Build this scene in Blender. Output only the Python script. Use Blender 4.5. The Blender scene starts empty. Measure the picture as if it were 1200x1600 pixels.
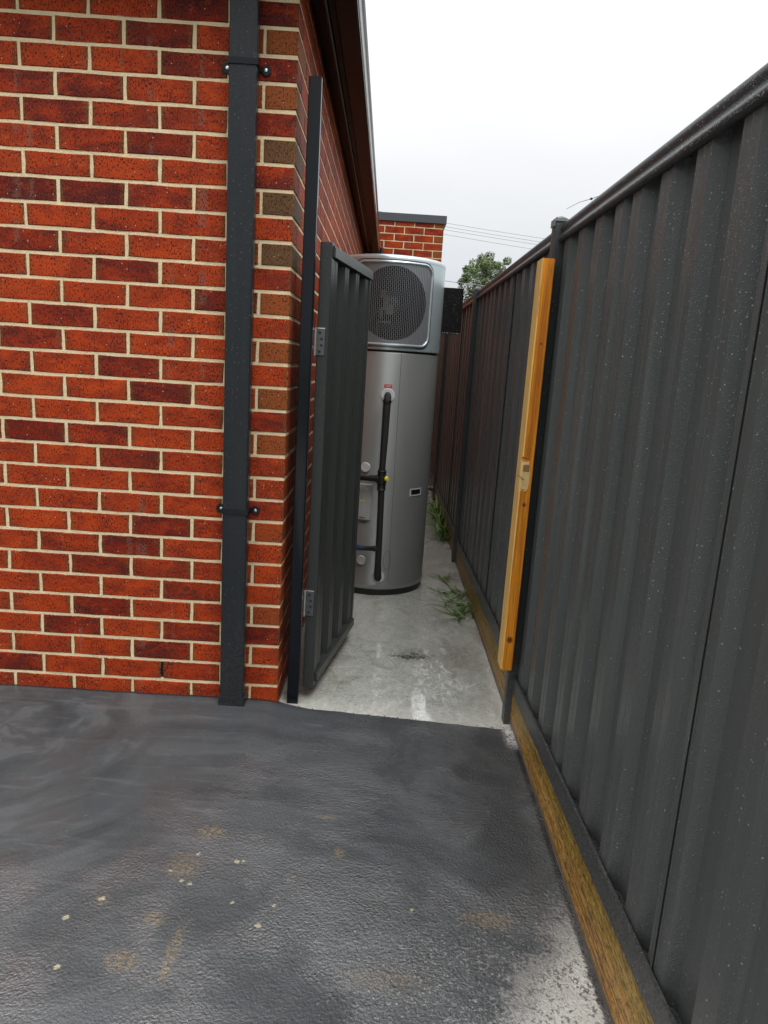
import bpy, bmesh, math, random
from mathutils import Matrix, Vector, noise as mn

random.seed(7)
sc = bpy.context.scene
COL = sc.collection
R = math.radians

# ------------------------------------------------------------------ camera
cam_d = bpy.data.cameras.new("camera")
cam = bpy.data.objects.new("camera", cam_d)
COL.objects.link(cam)
RX = (0.99812806, 0.00553403, 0.06090779)
DN = (0.06073479, -0.20674234, -0.97650852)
FW = (0.00718819, 0.97837977, -0.20669143)
CP = (0.3694624514, -2.6923748786, 1.3937990549)
cam.matrix_world = Matrix(((RX[0], -DN[0], -FW[0], CP[0]),
                           (RX[1], -DN[1], -FW[1], CP[1]),
                           (RX[2], -DN[2], -FW[2], CP[2]), (0, 0, 0, 1)))
cam_d.sensor_width = 36
cam_d.sensor_fit = 'AUTO'
cam_d.lens = 36 * 1109 / 1600
cam_d.clip_start = 0.02
cam_d.clip_end = 2000
sc.camera = cam

# ------------------------------------------------------------------ world: overcast sky
SUN_EL, SUN_AZ = 58, 150      # elevation, compass angle from +Y clockwise (degrees)
W = bpy.data.worlds.new("World")
sc.world = W
W.use_nodes = True
wt = W.node_tree
wt.nodes.clear()


class T:
    """tiny helper round a node tree"""
    def __init__(s, tree):
        s.t = tree

    def set(s, sock, v):
        if isinstance(v, bpy.types.NodeSocket):
            s.t.links.new(v, sock)
        elif v is not None:
            try:
                sock.default_value = v
            except Exception:
                if hasattr(v, '__len__') and len(v) == 3:
                    sock.default_value = (v[0], v[1], v[2], 1)
                else:
                    raise

    def n(s, typ, ins=None, **props):
        nd = s.t.nodes.new(typ)
        for k, v in props.items():
            setattr(nd, k, v)
        for k, v in (ins or {}).items():
            s.set(nd.inputs[k], v)
        return nd

    def m(s, op, a, b=0.0, c=None, clamp=False):
        nd = s.n('ShaderNodeMath', operation=op, use_clamp=clamp)
        s.set(nd.inputs[0], a)
        s.set(nd.inputs[1], b)
        if c is not None:
            s.set(nd.inputs[2], c)
        return nd.outputs[0]

    def add(s, a, b): return s.m('ADD', a, b)
    def mul(s, a, b): return s.m('MULTIPLY', a, b)
    def sub(s, a, b): return s.m('SUBTRACT', a, b)
    def mx(s, a, b): return s.m('MAXIMUM', a, b)

    def sm(s, x, lo, hi, a=0.0, b=1.0):
        nd = s.n('ShaderNodeMapRange', interpolation_type='SMOOTHSTEP')
        s.set(nd.inputs['Value'], x)
        s.set(nd.inputs['From Min'], lo)
        s.set(nd.inputs['From Max'], hi)
        s.set(nd.inputs['To Min'], a)
        s.set(nd.inputs['To Max'], b)
        return nd.outputs[0]

    def mix(s, f, a, b, mode='MIX'):
        nd = s.n('ShaderNodeMix', data_type='RGBA', blend_type=mode)
        s.set(nd.inputs[0], f)
        for k, v in ((6, a), (7, b)):
            if not isinstance(v, bpy.types.NodeSocket):
                v = (v[0], v[1], v[2], 1)
            s.set(nd.inputs[k], v)
        return nd.outputs[2]

    def pos(s): return s.n('ShaderNodeNewGeometry').outputs['Position']
    def obj(s): return s.n('ShaderNodeTexCoord').outputs['Object']

    def sep(s, v):
        nd = s.n('ShaderNodeSeparateXYZ', {0: v})
        return nd.outputs[0], nd.outputs[1], nd.outputs[2]

    def scl(s, v, x, y, z, off=(0, 0, 0)):
        nd = s.n('ShaderNodeMapping')
        s.set(nd.inputs['Vector'], v)
        nd.inputs['Scale'].default_value = (x, y, z)
        nd.inputs['Location'].default_value = off
        return nd.outputs[0]

    def noise(s, v, scale, detail=3, rough=0.55, dist=0.0):
        nd = s.n('ShaderNodeTexNoise')
        s.set(nd.inputs['Vector'], v)
        nd.inputs['Scale'].default_value = scale
        nd.inputs['Detail'].default_value = detail
        nd.inputs['Roughness'].default_value = rough
        nd.inputs['Distortion'].default_value = dist
        return nd.outputs[0]

    def vor(s, v, scale, feature='F1', rnd=1.0):
        nd = s.n('ShaderNodeTexVoronoi', feature=feature)
        s.set(nd.inputs['Vector'], v)
        nd.inputs['Scale'].default_value = scale
        nd.inputs['Randomness'].default_value = rnd
        return nd

    def ramp(s, f, stops):
        nd = s.n('ShaderNodeValToRGB')
        s.set(nd.inputs[0], f)
        el = nd.color_ramp.elements
        while len(el) < len(stops):
            el.new(0.5)
        for e, (p, c) in zip(el, stops):
            e.position = p
            e.color = (c[0], c[1], c[2], 1)
        return nd.outputs[0]

    def bump(s, h, strength, dist, prev=None):
        nd = s.n('ShaderNodeBump')
        s.set(nd.inputs['Height'], h)
        nd.inputs['Strength'].default_value = strength
        nd.inputs['Distance'].default_value = dist
        if prev is not None:
            s.set(nd.inputs['Normal'], prev)
        return nd.outputs[0]

    def spot(s, x, y, cx, cy, rx, ry):
        """soft 0..1 blob round (cx, cy)"""
        a = s.m('POWER', s.m('DIVIDE', s.sub(x, cx), rx), 2.0)
        b = s.m('POWER', s.m('DIVIDE', s.sub(y, cy), ry), 2.0)
        return s.sm(s.m('SQRT', s.add(a, b)), 1.0, 0.0)


wn = T(wt)
sky = wn.n('ShaderNodeTexSky', sky_type='NISHITA', sun_disc=False)
sky.sun_elevation = R(SUN_EL)
sky.sun_rotation = R(SUN_AZ)
gv = wn.n('ShaderNodeTexCoord').outputs['Generated']
_, _, gz = wn.sep(gv)
el_ = wn.m('MAXIMUM', gz, 0.0)
cl = wn.noise(wn.scl(gv, 1, 1, 2.5), 2.2, 4, 0.5)
lum = wn.add(wn.m('MULTIPLY_ADD', el_, 0.46, 0.62), wn.mul(wn.mul(el_, el_), 1.25))
lum = wn.mul(lum, wn.m('MULTIPLY_ADD', cl, 0.26, 0.87))
tone = wn.mix(wn.sm(gz, 0.0, 0.45), (0.95, 0.985, 1.03), (1.0, 1.0, 1.0))
bgA = wn.n('ShaderNodeBackground', {0: sky.outputs[0], 1: 0.05})
bgB = wn.n('ShaderNodeBackground', {0: tone, 1: lum})
ws = wn.n('ShaderNodeMixShader', {0: 0.93})
wt.links.new(bgA.outputs[0], ws.inputs[1])
wt.links.new(bgB.outputs[0], ws.inputs[2])
wo = wt.nodes.new('ShaderNodeOutputWorld')
wt.links.new(ws.outputs[0], wo.inputs[0])

sun_d = bpy.data.lights.new("sun", 'SUN')
sun_d.energy = 1.2
sun_d.angle = R(25)
sun_d.color = (1.0, 0.985, 0.96)
sun = bpy.data.objects.new("sun", sun_d)
COL.objects.link(sun)
az = R(SUN_AZ)
dv = Vector((math.sin(az) * math.cos(R(SUN_EL)), math.cos(az) * math.cos(R(SUN_EL)), math.sin(R(SUN_EL))))
sun.rotation_euler = dv.to_track_quat('Z', 'Y').to_euler()
sun.location = dv * 20

sc.view_settings.view_transform = 'Standard'
sc.view_settings.look = 'None'
sc.view_settings.gamma = 1
sc.view_settings.use_curve_mapping = False
sc.view_settings.exposure = 0.3


# ------------------------------------------------------------------ materials
def mat(name, build):
    m = bpy.data.materials.new(name)
    m.use_nodes = True
    t = T(m.node_tree)
    bsdf = m.node_tree.nodes['Principled BSDF']
    out = build(t, bsdf)
    for k, v in (out or {}).items():
        t.set(bsdf.inputs[k], v)
    return m


def simple(name, col, rough=0.5, metal=0.0, var=0.08, bump=0.0, scale=30, spec=0.5, coat=0.0):
    def b(t, _):
        p = t.pos()
        f = t.noise(p, scale, 3)
        c = t.mix(f, [x * (1 - var) for x in col], [min(1, x * (1 + var)) for x in col])
        o = {'Base Color': c, 'Roughness': t.m('MULTIPLY_ADD', f, 0.15, max(0.02, rough - 0.07)), 'Metallic': metal,
             'Specular IOR Level': spec, 'Coat Weight': coat}
        if bump:
            o['Normal'] = t.bump(t.noise(p, scale * 6, 3), bump, 0.002)
        return o
    return mat(name, b)


def wet_metal(name, col, rough=0.3, drops=1.0, streak=0.25, orange=0.12, thresh=0.42, spec=0.28):
    """painted sheet steel, wet, beaded with rain drops"""
    def b(t, _):
        p = t.pos()
        big = t.noise(t.scl(p, 1, 1, 0.35), 3.0, 4)
        st = t.noise(t.scl(p, 40, 40, 1.2), 1.0, 4, 0.6)
        st2 = t.sm(st, 0.5, 0.75)
        grime = t.noise(p, 55, 4, 0.7)
        c = t.mix(t.mul(big, 0.5), col, [x * 1.35 + 0.004 for x in col])
        c = t.mix(t.mul(st2, streak), c, [x * 1.9 + 0.01 for x in col])
        c = t.mix(t.mul(t.sm(grime, 0.62, 0.8), 0.35), c, (0.16, 0.155, 0.14))
        splash = t.mul(t.sm(t.add(t.sep(p)[2], t.mul(t.sub(grime, 0.5), 0.5)), 0.55, 0.18), t.sm(t.noise(p, 170, 3, 0.7), 0.42, 0.62))
        c = t.mix(t.mul(splash, 0.35 * drops), c, (0.19, 0.175, 0.145))
        # drops
        v1 = t.vor(p, 240)
        pick = t.sep(v1.outputs['Color'])[0]
        clump = t.noise(p, 7, 3, 0.6)
        on = t.m('LESS_THAN', t.add(pick, t.mul(t.sub(0.5, clump), 1.4)), thresh)
        dome = t.mul(t.sm(v1.outputs['Distance'], 0.42, 0.1), on)
        v2 = t.vor(p, 95)
        pick2 = t.sep(v2.outputs['Color'])[1]
        dome2 = t.mul(t.sm(v2.outputs['Distance'], 0.27, 0.06), t.m('LESS_THAN', pick2, thresh * 0.5))
        d = t.mx(dome, dome2)
        # pale dust flecks, also painted glints of the drops, more of them higher up
        v3 = t.vor(p, 95)
        fl = t.mul(t.m('LESS_THAN', v3.outputs['Distance'], 0.16), t.m('LESS_THAN', t.sep(v3.outputs['Color'])[2], t.sm(t.sep(p)[2], 0.6, 1.8, 0.10, 0.30)))
        c = t.mix(t.mul(fl, 0.6 * drops), c, (0.5, 0.5, 0.49))
        c = t.mix(t.mul(d, 0.12 * drops), c, (0.3, 0.31, 0.32))
        r = t.m('MULTIPLY_ADD', big, 0.2, rough - 0.1)
        r = t.m('MULTIPLY_ADD', t.mul(d, -0.7 * drops), r, r)
        n1 = t.bump(t.noise(p, 420, 2), orange, 0.0012)
        n2 = t.bump(d, 0.6 * drops, 0.002, n1)
        return {'Base Color': c, 'Roughness': r, 'Normal': n2, 'Specular IOR Level': t.m('MULTIPLY_ADD', d, 0.9 * drops, spec)}
    return mat(name, b)


def brick_mat():
    def b(t, _):
        p = t.pos()
        ao = t.n('ShaderNodeAttribute', attribute_type='OBJECT', attribute_name='tint').outputs['Fac']
        ag = t.n('ShaderNodeAttribute', attribute_type='GEOMETRY', attribute_name='tint').outputs['Fac']
        eo = t.n('ShaderNodeAttribute', attribute_type='OBJECT', attribute_name='earth').outputs['Fac']
        eg = t.n('ShaderNodeAttribute', attribute_type='GEOMETRY', attribute_name='earth').outputs['Fac']
        tint = t.add(ao, ag)
        earth = t.add(eo, eg)
        uv = t.n('ShaderNodeUVMap').outputs[0]
        u, v, _w = t.sep(uv)
        px, py, pz = t.sep(p)
        # smoky maroon flashes that differ from brick to brick
        fl = t.noise(t.scl(p, 7, 7, 16), 1.0, 3, 0.5, 0.6)
        smoke = t.mul(t.sm(t.add(fl, t.mul(t.sub(t.noise(p, 42, 4, 0.7), 0.5), 0.35)), 0.38, 0.66), t.sm(tint, 0.0, 0.7, 0.35, 1.0))
        c = t.ramp(t.add(t.mul(tint, 0.68), t.mul(t.sub(fl, 0.5), 0.5)),
                   [(0.0, (0.42, 0.050, 0.010)), (0.35, (0.30, 0.030, 0.009)), (0.62, (0.17, 0.015, 0.008)), (1.0, (0.085, 0.010, 0.011))])
        c = t.mix(t.mul(smoke, 0.75), c, (0.062, 0.012, 0.014))
        mott = t.noise(t.scl(p, 20, 20, 30), 1.0, 4, 0.7, 0.8)
        c = t.mix(t.mul(t.sm(mott, 0.50, 0.72), 0.45), c, (0.115, 0.016, 0.008))
        c = t.mix(t.mul(t.sm(mott, 0.48, 0.28), 0.40), c, (0.46, 0.085, 0.018))
        e1 = t.mix(t.sm(earth, 0.5, 1.0), (0.24, 0.070, 0.020), (0.105, 0.062, 0.030))
        c = t.mix(t.sm(earth, 0.05, 0.45), c, e1)
        # rubbed vertical bands
        band = t.noise(t.scl(p, 17, 17, 0.8), 1.0, 2)
        bsel = t.noise(t.scl(p, 4, 4, 11), 1.0, 1)
        c = t.mix(t.mul(t.mul(t.sm(band, 0.60, 0.68), t.sm(bsel, 0.48, 0.56)), 0.42), c, (0.17, 0.10, 0.075))
        # sandy olive ends
        au = t.m('ABSOLUTE', u)
        av = t.m('ABSOLUTE', v)
        en = t.noise(p, 38, 4, 0.65)
        c = t.mix(t.mul(t.sm(t.add(au, t.mul(t.sub(en, 0.5), 0.45)), 0.80, 1.0), 0.6), c, (0.13, 0.060, 0.022))
        # grain, pits and pale grit
        g = t.noise(p, 160, 4, 0.7)
        c = t.mix(t.mul(t.sm(g, 0.40, 0.72), 0.35), c, t.mix(0.5, c, (0.50, 0.11, 0.03)))
        pit = t.noise(t.scl(p, 1.35, 1.35, 0.75), 150, 3, 0.6)
        pm = t.noise(p, 12, 3, 0.6)
        pits = t.sm(t.add(pit, t.mul(t.sub(pm, 0.5), 0.22)), 0.545, 0.60)
        c = t.mix(t.mul(pits, 0.85), c, (0.022, 0.012, 0.012))
        v3 = t.vor(p, 62)
        grit = t.mul(t.m('LESS_THAN', v3.outputs['Distance'], 0.13), t.m('LESS_THAN', t.sep(v3.outputs['Color'])[0], 0.16))
        c = t.mix(t.mul(grit, 0.7), c, (0.62, 0.42, 0.30))
        # mortar smeared over the arris
        sm_ = t.mx(t.sm(t.add(av, t.mul(t.sub(en, 0.5), 0.35)), 0.97, 1.06), t.sm(t.add(au, t.mul(t.sub(en, 0.5), 0.12)), 0.985, 1.03))
        c = t.mix(t.mul(sm_, 0.8), c, (0.50, 0.36, 0.20))
        # splashed damp foot of the wall
        h = t.sub(t.sub(g, t.mul(pits, 0.9)), t.mul(sm_, -0.3))
        nn = t.bump(h, 0.55, 0.003)
        return {'Base Color': c, 'Roughness': t.m('MULTIPLY_ADD', g, 0.35, 0.36), 'Normal': nn, 'Specular IOR Level': 0.09}
    return mat("brick_face", b)


def mortar_mat():
    def b(t, _):
        p = t.pos()
        a = t.noise(p, 9, 4, 0.6)
        g = t.noise(p, 230, 4, 0.75)
        c = t.mix(a, (0.64, 0.49, 0.28), (0.90, 0.75, 0.49))
        c = t.mix(t.mul(t.sm(g, 0.55, 0.75), 0.4), c, (0.30, 0.21, 0.11))
        e = t.noise(p, 45, 5, 0.7)
        c = t.mix(t.mul(t.sm(e, 0.62, 0.72), 0.5), c, (0.80, 0.72, 0.58))
        return {'Base Color': c, 'Roughness': 0.88, 'Normal': t.bump(t.add(g, t.mul(e, 1.4)), 0.9, 0.004)}
    return mat("mortar", b)


def arc(t, x, y, cx, cy, r, w, a=None):
    """thin ring mask with broken strength"""
    d = t.m('SQRT', t.add(t.m('POWER', t.sub(x, cx), 2.0), t.m('POWER', t.sub(y, cy), 2.0)))
    return t.sm(t.m('ABSOLUTE', t.sub(d, r)), w, 0.0)


def concrete_mat():
    def b(t, _):
        p = t.pos()
        x, y, z = t.sep(p)
        a = t.noise(p, 3.2, 5, 0.6, 0.4)
        bb = t.noise(t.scl(p, 2, 8, 1), 3, 5, 0.65, 1.0)
        g = t.noise(p, 260, 3, 0.7)
        c = t.mix(a, (0.25, 0.26, 0.235), (0.48, 0.495, 0.455))
        c = t.mix(t.mul(bb, 0.5), c, (0.48, 0.48, 0.435))
        c = t.mix(t.mul(t.sm(g, 0.62, 0.78), 0.35), c, (0.12, 0.11, 0.09))
        fine = t.noise(p, 70, 5, 0.75)
        c = t.mix(t.mul(t.sm(fine, 0.46, 0.66), 0.45), c, (0.66, 0.66, 0.61))
        c = t.mix(t.mul(t.sm(fine, 0.48, 0.34), 0.4), c, (0.13, 0.13, 0.11))
        stn = t.noise(t.scl(p, 1.2, 1, 1, (3, 1, 0)), 5.0, 4, 0.6, 1.2)
        c = t.mix(t.mul(t.sm(stn, 0.52, 0.66), 0.35), c, (0.16, 0.145, 0.105))
        # trowel rings and scratches
        wob = t.mul(t.sub(t.noise(p, 9, 2), 0.5), 0.05)
        xw = t.add(x, wob)
        r1 = t.mx(arc(t, xw, y, 0.52, 0.62, 0.44, 0.006), arc(t, xw, y, 0.40, -0.10, 0.56, 0.005))
        r1 = t.mx(r1, arc(t, xw, y, 0.95, 0.10, 0.33, 0.005))
        r1 = t.mul(r1, t.sm(t.noise(p, 5, 3), 0.48, 0.62))
        c = t.mix(t.mul(r1, 0.7), c, (0.74, 0.73, 0.70))
        scf = t.noise(t.scl(p, 18, 7, 1), 1.0, 6, 0.75, 2.0)
        scm = t.mul(t.sm(scf, 0.54, 0.62), t.mx(t.mul(t.spot(x, y, 0.70, 0.45, 0.20, 0.75), 1.2), t.mul(t.sm(y, 0.5, 0.0), 0.5)))
        c = t.mix(t.m('MULTIPLY', scm, 0.75, clamp=True), c, (0.78, 0.78, 0.75))
        # pale sandy margin beside the coating and along the fence
        en = t.noise(p, 22, 5, 0.7)
        edge = t.mul(t.sm(t.add(y, t.mul(t.sub(en, 0.5), 0.20)), 0.16, -0.04), 0.6)
        c = t.mix(edge, c, (0.68, 0.67, 0.61))
        fe = t.mul(t.sm(t.add(x, t.mul(t.sub(en, 0.5), 0.10)), 0.90, 0.955), t.sm(y, 0.9, 0.0))
        c = t.mix(t.mul(fe, 0.8), c, (0.74, 0.73, 0.70))
        crumbs = t.mul(t.m('GREATER_THAN', t.noise(p, 120, 3, 0.6), 0.64), t.sm(y, 0.10, -0.06))
        c = t.mix(t.mul(crumbs, 0.9), c, (0.03, 0.03, 0.03))
        # dirt
        d1 = t.mul(t.spot(x, y, 0.59, 0.63, 0.13, 0.10), t.sm(en, 0.30, 0.62))
        c = t.mix(t.mul(d1, 0.9), c, (0.05, 0.038, 0.028))
        d2 = t.mul(t.spot(x, y, 0.80, 0.62, 0.17, 0.30), t.noise(p, 14, 4))
        c = t.mix(t.mul(d2, 0.9), c, (0.15, 0.11, 0.075))
        d3 = t.mul(t.spot(x, y, 0.085, 0.0, 0.05, 0.03), 0.8)
        c = t.mix(d3, c, (0.45, 0.26, 0.13))
        # darker towards the far end
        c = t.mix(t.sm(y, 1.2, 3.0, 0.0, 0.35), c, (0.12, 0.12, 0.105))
        wet = t.noise(t.scl(p, 1.6, 1.0, 1), 2.6, 4, 0.55)
        pud = t.spot(x, y, 0.61, 0.05, 0.20, 0.26)
        pud = t.sm(t.add(pud, t.mul(t.sub(en, 0.5), 1.1)), 0.30, 0.42)
        r = t.sm(wet, 0.35, 0.65, 0.12, 0.34)
        r = t.m('ADD', r, t.mul(t.sub(g, 0.5), 0.25))
        film = t.sm(t.add(t.noise(t.scl(p, 1.5, 0.7, 1, (1, 4, 0)), 9.0, 5, 0.65, 1.0), t.mul(t.sub(fine, 0.5), 0.7)), 0.49, 0.53)
        film = t.mul(film, t.sm(y, 1.4, 0.7))
        r = t.m('MULTIPLY_ADD', film, t.mul(r, -0.75), r)
        r = t.mix(pud, t.n('ShaderNodeCombineColor', {0: r, 1: r, 2: r}).outputs[0], (0.04, 0.04, 0.04))
        h = t.add(t.mul(g, 0.4), t.add(t.mul(en, 0.8), t.add(t.mul(r1, 0.8), t.mul(fine, 0.7))))
        h = t.mul(h, t.m('MULTIPLY_ADD', pud, -0.93, 1.0))
        h = t.mul(h, t.m('MULTIPLY_ADD', film, -0.7, 1.0))
        nn = t.bump(h, 0.40, 0.003)
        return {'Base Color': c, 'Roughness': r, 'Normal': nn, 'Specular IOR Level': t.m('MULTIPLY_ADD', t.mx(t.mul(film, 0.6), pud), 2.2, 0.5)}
    return mat("wet_concrete", b)


def coating_mat():
    def b(t, _):
        p = t.pos()
        x, y, z = t.sep(p)
        a = t.noise(p, 2.2, 4, 0.6, 0.5)
        f = t.noise(p, 14, 5, 0.65)
        g = t.noise(p, 150, 4, 0.65)
        c = t.mix(a, (0.040, 0.046, 0.050), (0.086, 0.096, 0.102))
        c = t.mix(t.mul(t.sm(f, 0.5, 0.75), 0.35), c, (0.045, 0.045, 0.048))
        # how rough and open the skin is: smooth trowelled top left, stippled elsewhere
        st = t.sm(t.add(t.add(x, t.mul(y, -0.75)), t.mul(t.sub(a, 0.5), 1.0)), 0.0, 0.55)
        # trowel arcs
        wob = t.mul(t.sub(t.noise(p, 4, 2), 0.5), 0.14)
        xw = t.add(x, wob)
        yw = t.add(y, t.mul(wob, 0.6))
        rr = arc(t, xw, yw, -1.05, -0.42, 0.56, 0.007)
        rr = t.mx(rr, arc(t, xw, yw, -0.62, -0.55, 0.46, 0.006))
        rr = t.mx(rr, arc(t, xw, yw, -0.80, -0.28, 0.17, 0.006))
        rr = t.mx(rr, arc(t, xw, yw, -0.15, -1.9, 1.02, 0.005))
        rr = t.mul(rr, t.sm(t.noise(p, 3.1, 3), 0.48, 0.66))

        def swirl(cx, cy, k, seed):
            dx, dy = t.sub(xw, cx), t.sub(yw, cy)
            rad = t.m('SQRT', t.add(t.mul(dx, dx), t.mul(dy, dy)))
            ang = t.m('ARCTAN2', dy, dx)
            v = t.n('ShaderNodeCombineXYZ', {0: t.mul(rad, k), 1: t.mul(ang, 1.1), 2: seed}).outputs[0]
            return t.noise(v, 1.0, 4, 0.6, 0.3)
        s1 = swirl(-0.95, -0.30, 7.0, 1.0)
        s2 = swirl(-0.10, -2.2, 6.0, 4.0)
        sel = t.sm(t.add(x, t.mul(y, 0.35)), -0.75, -0.35)
        sw = t.m('ADD', t.mul(s1, t.sub(1.0, sel)), t.mul(s2, sel))
        sweep = t.noise(t.scl(p, 3, 22, 1), 1.0, 4, 0.6, 1.6)
        c = t.mix(t.mul(t.sm(sw, 0.48, 0.60), 0.5), c, (0.112, 0.123, 0.131))
        c = t.mix(t.mul(t.sm(sw, 0.48, 0.36), 0.5), c, (0.036, 0.038, 0.042))
        c = t.mix(t.mul(rr, 0.22), c, (0.22, 0.22, 0.23))
        c = t.mix(t.mul(t.sm(sweep, 0.55, 0.7), 0.3), c, (0.14, 0.142, 0.15))
        # worn thin: pale concrete shows between the stipple towards the near fence corner
        wn_ = t.noise(p, 95, 6, 0.78)
        wl = t.noise(p, 7, 4, 0.6)
        near = t.mul(t.sm(y, -0.72, -1.45), t.sm(x, -0.05, 0.75))
        near = t.add(near, t.mul(t.sub(wl, 0.5), 0.9))
        worn = t.sm(t.add(wn_, t.mul(near, 0.14)), 0.64, 0.74)
        c = t.mix(t.mul(worn, 0.55), c, (0.46, 0.46, 0.44))
        corner = t.add(t.m('MULTIPLY_ADD', x, 1.35, t.mul(y, -1.0)), t.mul(t.sub(wl, 0.5), 0.35))
        corner = t.add(corner, t.mul(t.sub(wn_, 0.5), 0.55))
        bare = t.sm(corner, 2.24, 2.50)
        cc = t.mix(t.noise(p, 24, 4), (0.46, 0.44, 0.39), (0.88, 0.87, 0.84))
        c = t.mix(bare, c, cc)
        c = t.mix(t.mul(t.mul(bare, t.sm(t.add(wn_, t.mul(t.sub(wl, 0.5), 0.35)), 0.50, 0.57)), 0.85), c, (0.09, 0.085, 0.08))
        # dark damp margin next to the fence
        dm = t.mul(t.mul(t.sm(t.add(x, t.mul(t.sub(wl, 0.5), 0.2)), 0.60, 0.78), t.sm(x, 0.93, 0.86)), t.mul(t.sm(y, -1.25, -0.95), t.sm(y, -0.05, -0.25)))
        c = t.mix(t.mul(dm, 0.5), c, (0.035, 0.035, 0.037))
        lip = t.mul(t.sm(t.add(x, t.mul(t.sub(wn_, 0.5), 0.03)), 0.935, 0.945), t.sm(y, -0.12, -0.2))
        c = t.mix(t.mul(lip, 0.9), c, (0.018, 0.017, 0.016))
        # white crumbled edge where coating, concrete and fence meet
        wc = t.mul(t.mul(t.sm(x, 0.90, 0.935), t.sm(y, -0.26, -0.16)), t.sm(wn_, 0.44, 0.5))
        c = t.mix(wc, c, (0.72, 0.71, 0.68))
        # contact shadow painted into the floor colour where it meets the brickwork
        contact_shadow = t.mul(t.sm(t.add(y, t.mul(t.sub(wn_, 0.5), 0.03)), -0.022, -0.004), t.sm(x, 0.03, 0.0))
        c = t.mix(t.mul(contact_shadow, 0.85), c, (0.012, 0.011, 0.011))
        # tan stains
        tan = None
        for (sx, sy, rx, ry, k) in ((-0.07, -0.83, 0.07, 0.05, .8), (-0.11, -0.98, 0.09, 0.10, .55), (-0.164, -1.30, 0.06, 0.05, .9),
                                    (-0.055, -1.27, 0.028, 0.13, .8), (0.314, -0.883, 0.03, 0.04, .7), (0.19, -1.0, .02, .03, .5), (0.72, -1.10, 0.12, 0.06, .75),
                                    (0.27, -0.72, 0.07, 0.03, .4), (-0.13, -1.17, .05, .05, .6), (0.45, -1.3, .2, .08, .4), (-.28, -1.12, .03, .03, .8)):
            s_ = t.mul(t.spot(x, y, sx, sy, rx, ry), k)
            tan = s_ if tan is None else t.mx(tan, s_)
        tan = t.mul(t.sm(tan, 0.05, 0.6), t.sm(wn_, 0.44, 0.60))
        c = t.mix(t.mul(tan, 0.75), c, (0.24, 0.17, 0.08))
        chip = None
        for (sx, sy, r_) in ((-0.083, -0.925, .009), (0.031, -0.947, .011), (0.050, -0.942, .008), (-0.28, -1.116, .010), (-0.343, -1.185, .012), (-0.10, -1.035, .008),
                             (-0.14, -1.00, .007), (-.075, -1.045, .009), (0.05, -1.10, .007), (.13, -1.17, .01), (.16, -1.10, .006), (.52, -1.08, .008), (-.30, -1.33, .010)):
            s_ = t.spot(t.add(x, t.mul(t.sub(wn_, 0.5), 0.03)), t.add(y, t.mul(t.sub(g, 0.5), 0.02)), sx, sy, r_, r_)
            chip = s_ if chip is None else t.mx(chip, s_)
        chip = t.sm(chip, 0.15, 0.4)
        c = t.mix(t.mul(chip, 0.75), c, (0.46, 0.41, 0.29))
        # relief
        op = t.noise(p, 150, 3, 0.6)
        op2 = t.vor(p, 130, 'SMOOTH_F1').outputs['Distance']
        h = t.mul(t.add(t.mul(op, 1.3), t.mul(op2, 0.8)), t.m('MULTIPLY_ADD', st, 0.95, 0.06))
        h = t.add(h, t.mul(g, 0.10))
        h = t.add(h, t.mul(rr, 0.25))
        h = t.add(h, t.mul(sweep, 0.25))
        n1 = t.bump(t.noise(p, 2.6, 3, 0.5, 0.6), 0.3, 0.05)
        gr_ = t.noise(p, 260, 2, 0.6)
        h = t.add(h, t.mul(t.mul(gr_, st), 0.7))
        nn = t.bump(h, 0.75, 0.004, n1)
        wet = t.noise(p, 3.0, 4, 0.55, 0.5)
        r = t.sm(wet, 0.38, 0.60, 0.09, 0.30)
        r = t.add(r, t.mul(t.sub(1.0, st), 0.26))
        wetk = t.sm(t.add(wet, t.mul(t.sub(sw, 0.5), 0.3)), 0.58, 0.42)
        r = t.add(r, t.mul(bare, 0.12))
        return {'Base Color': c, 'Roughness': r, 'Normal': nn, 'Specular IOR Level': t.mul(t.m('MULTIPLY_ADD', wetk, 1.1, 0.5), t.m('MULTIPLY_ADD', st, 0.7, 0.3))}
    return mat("dark_floor_coating", b)


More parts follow.
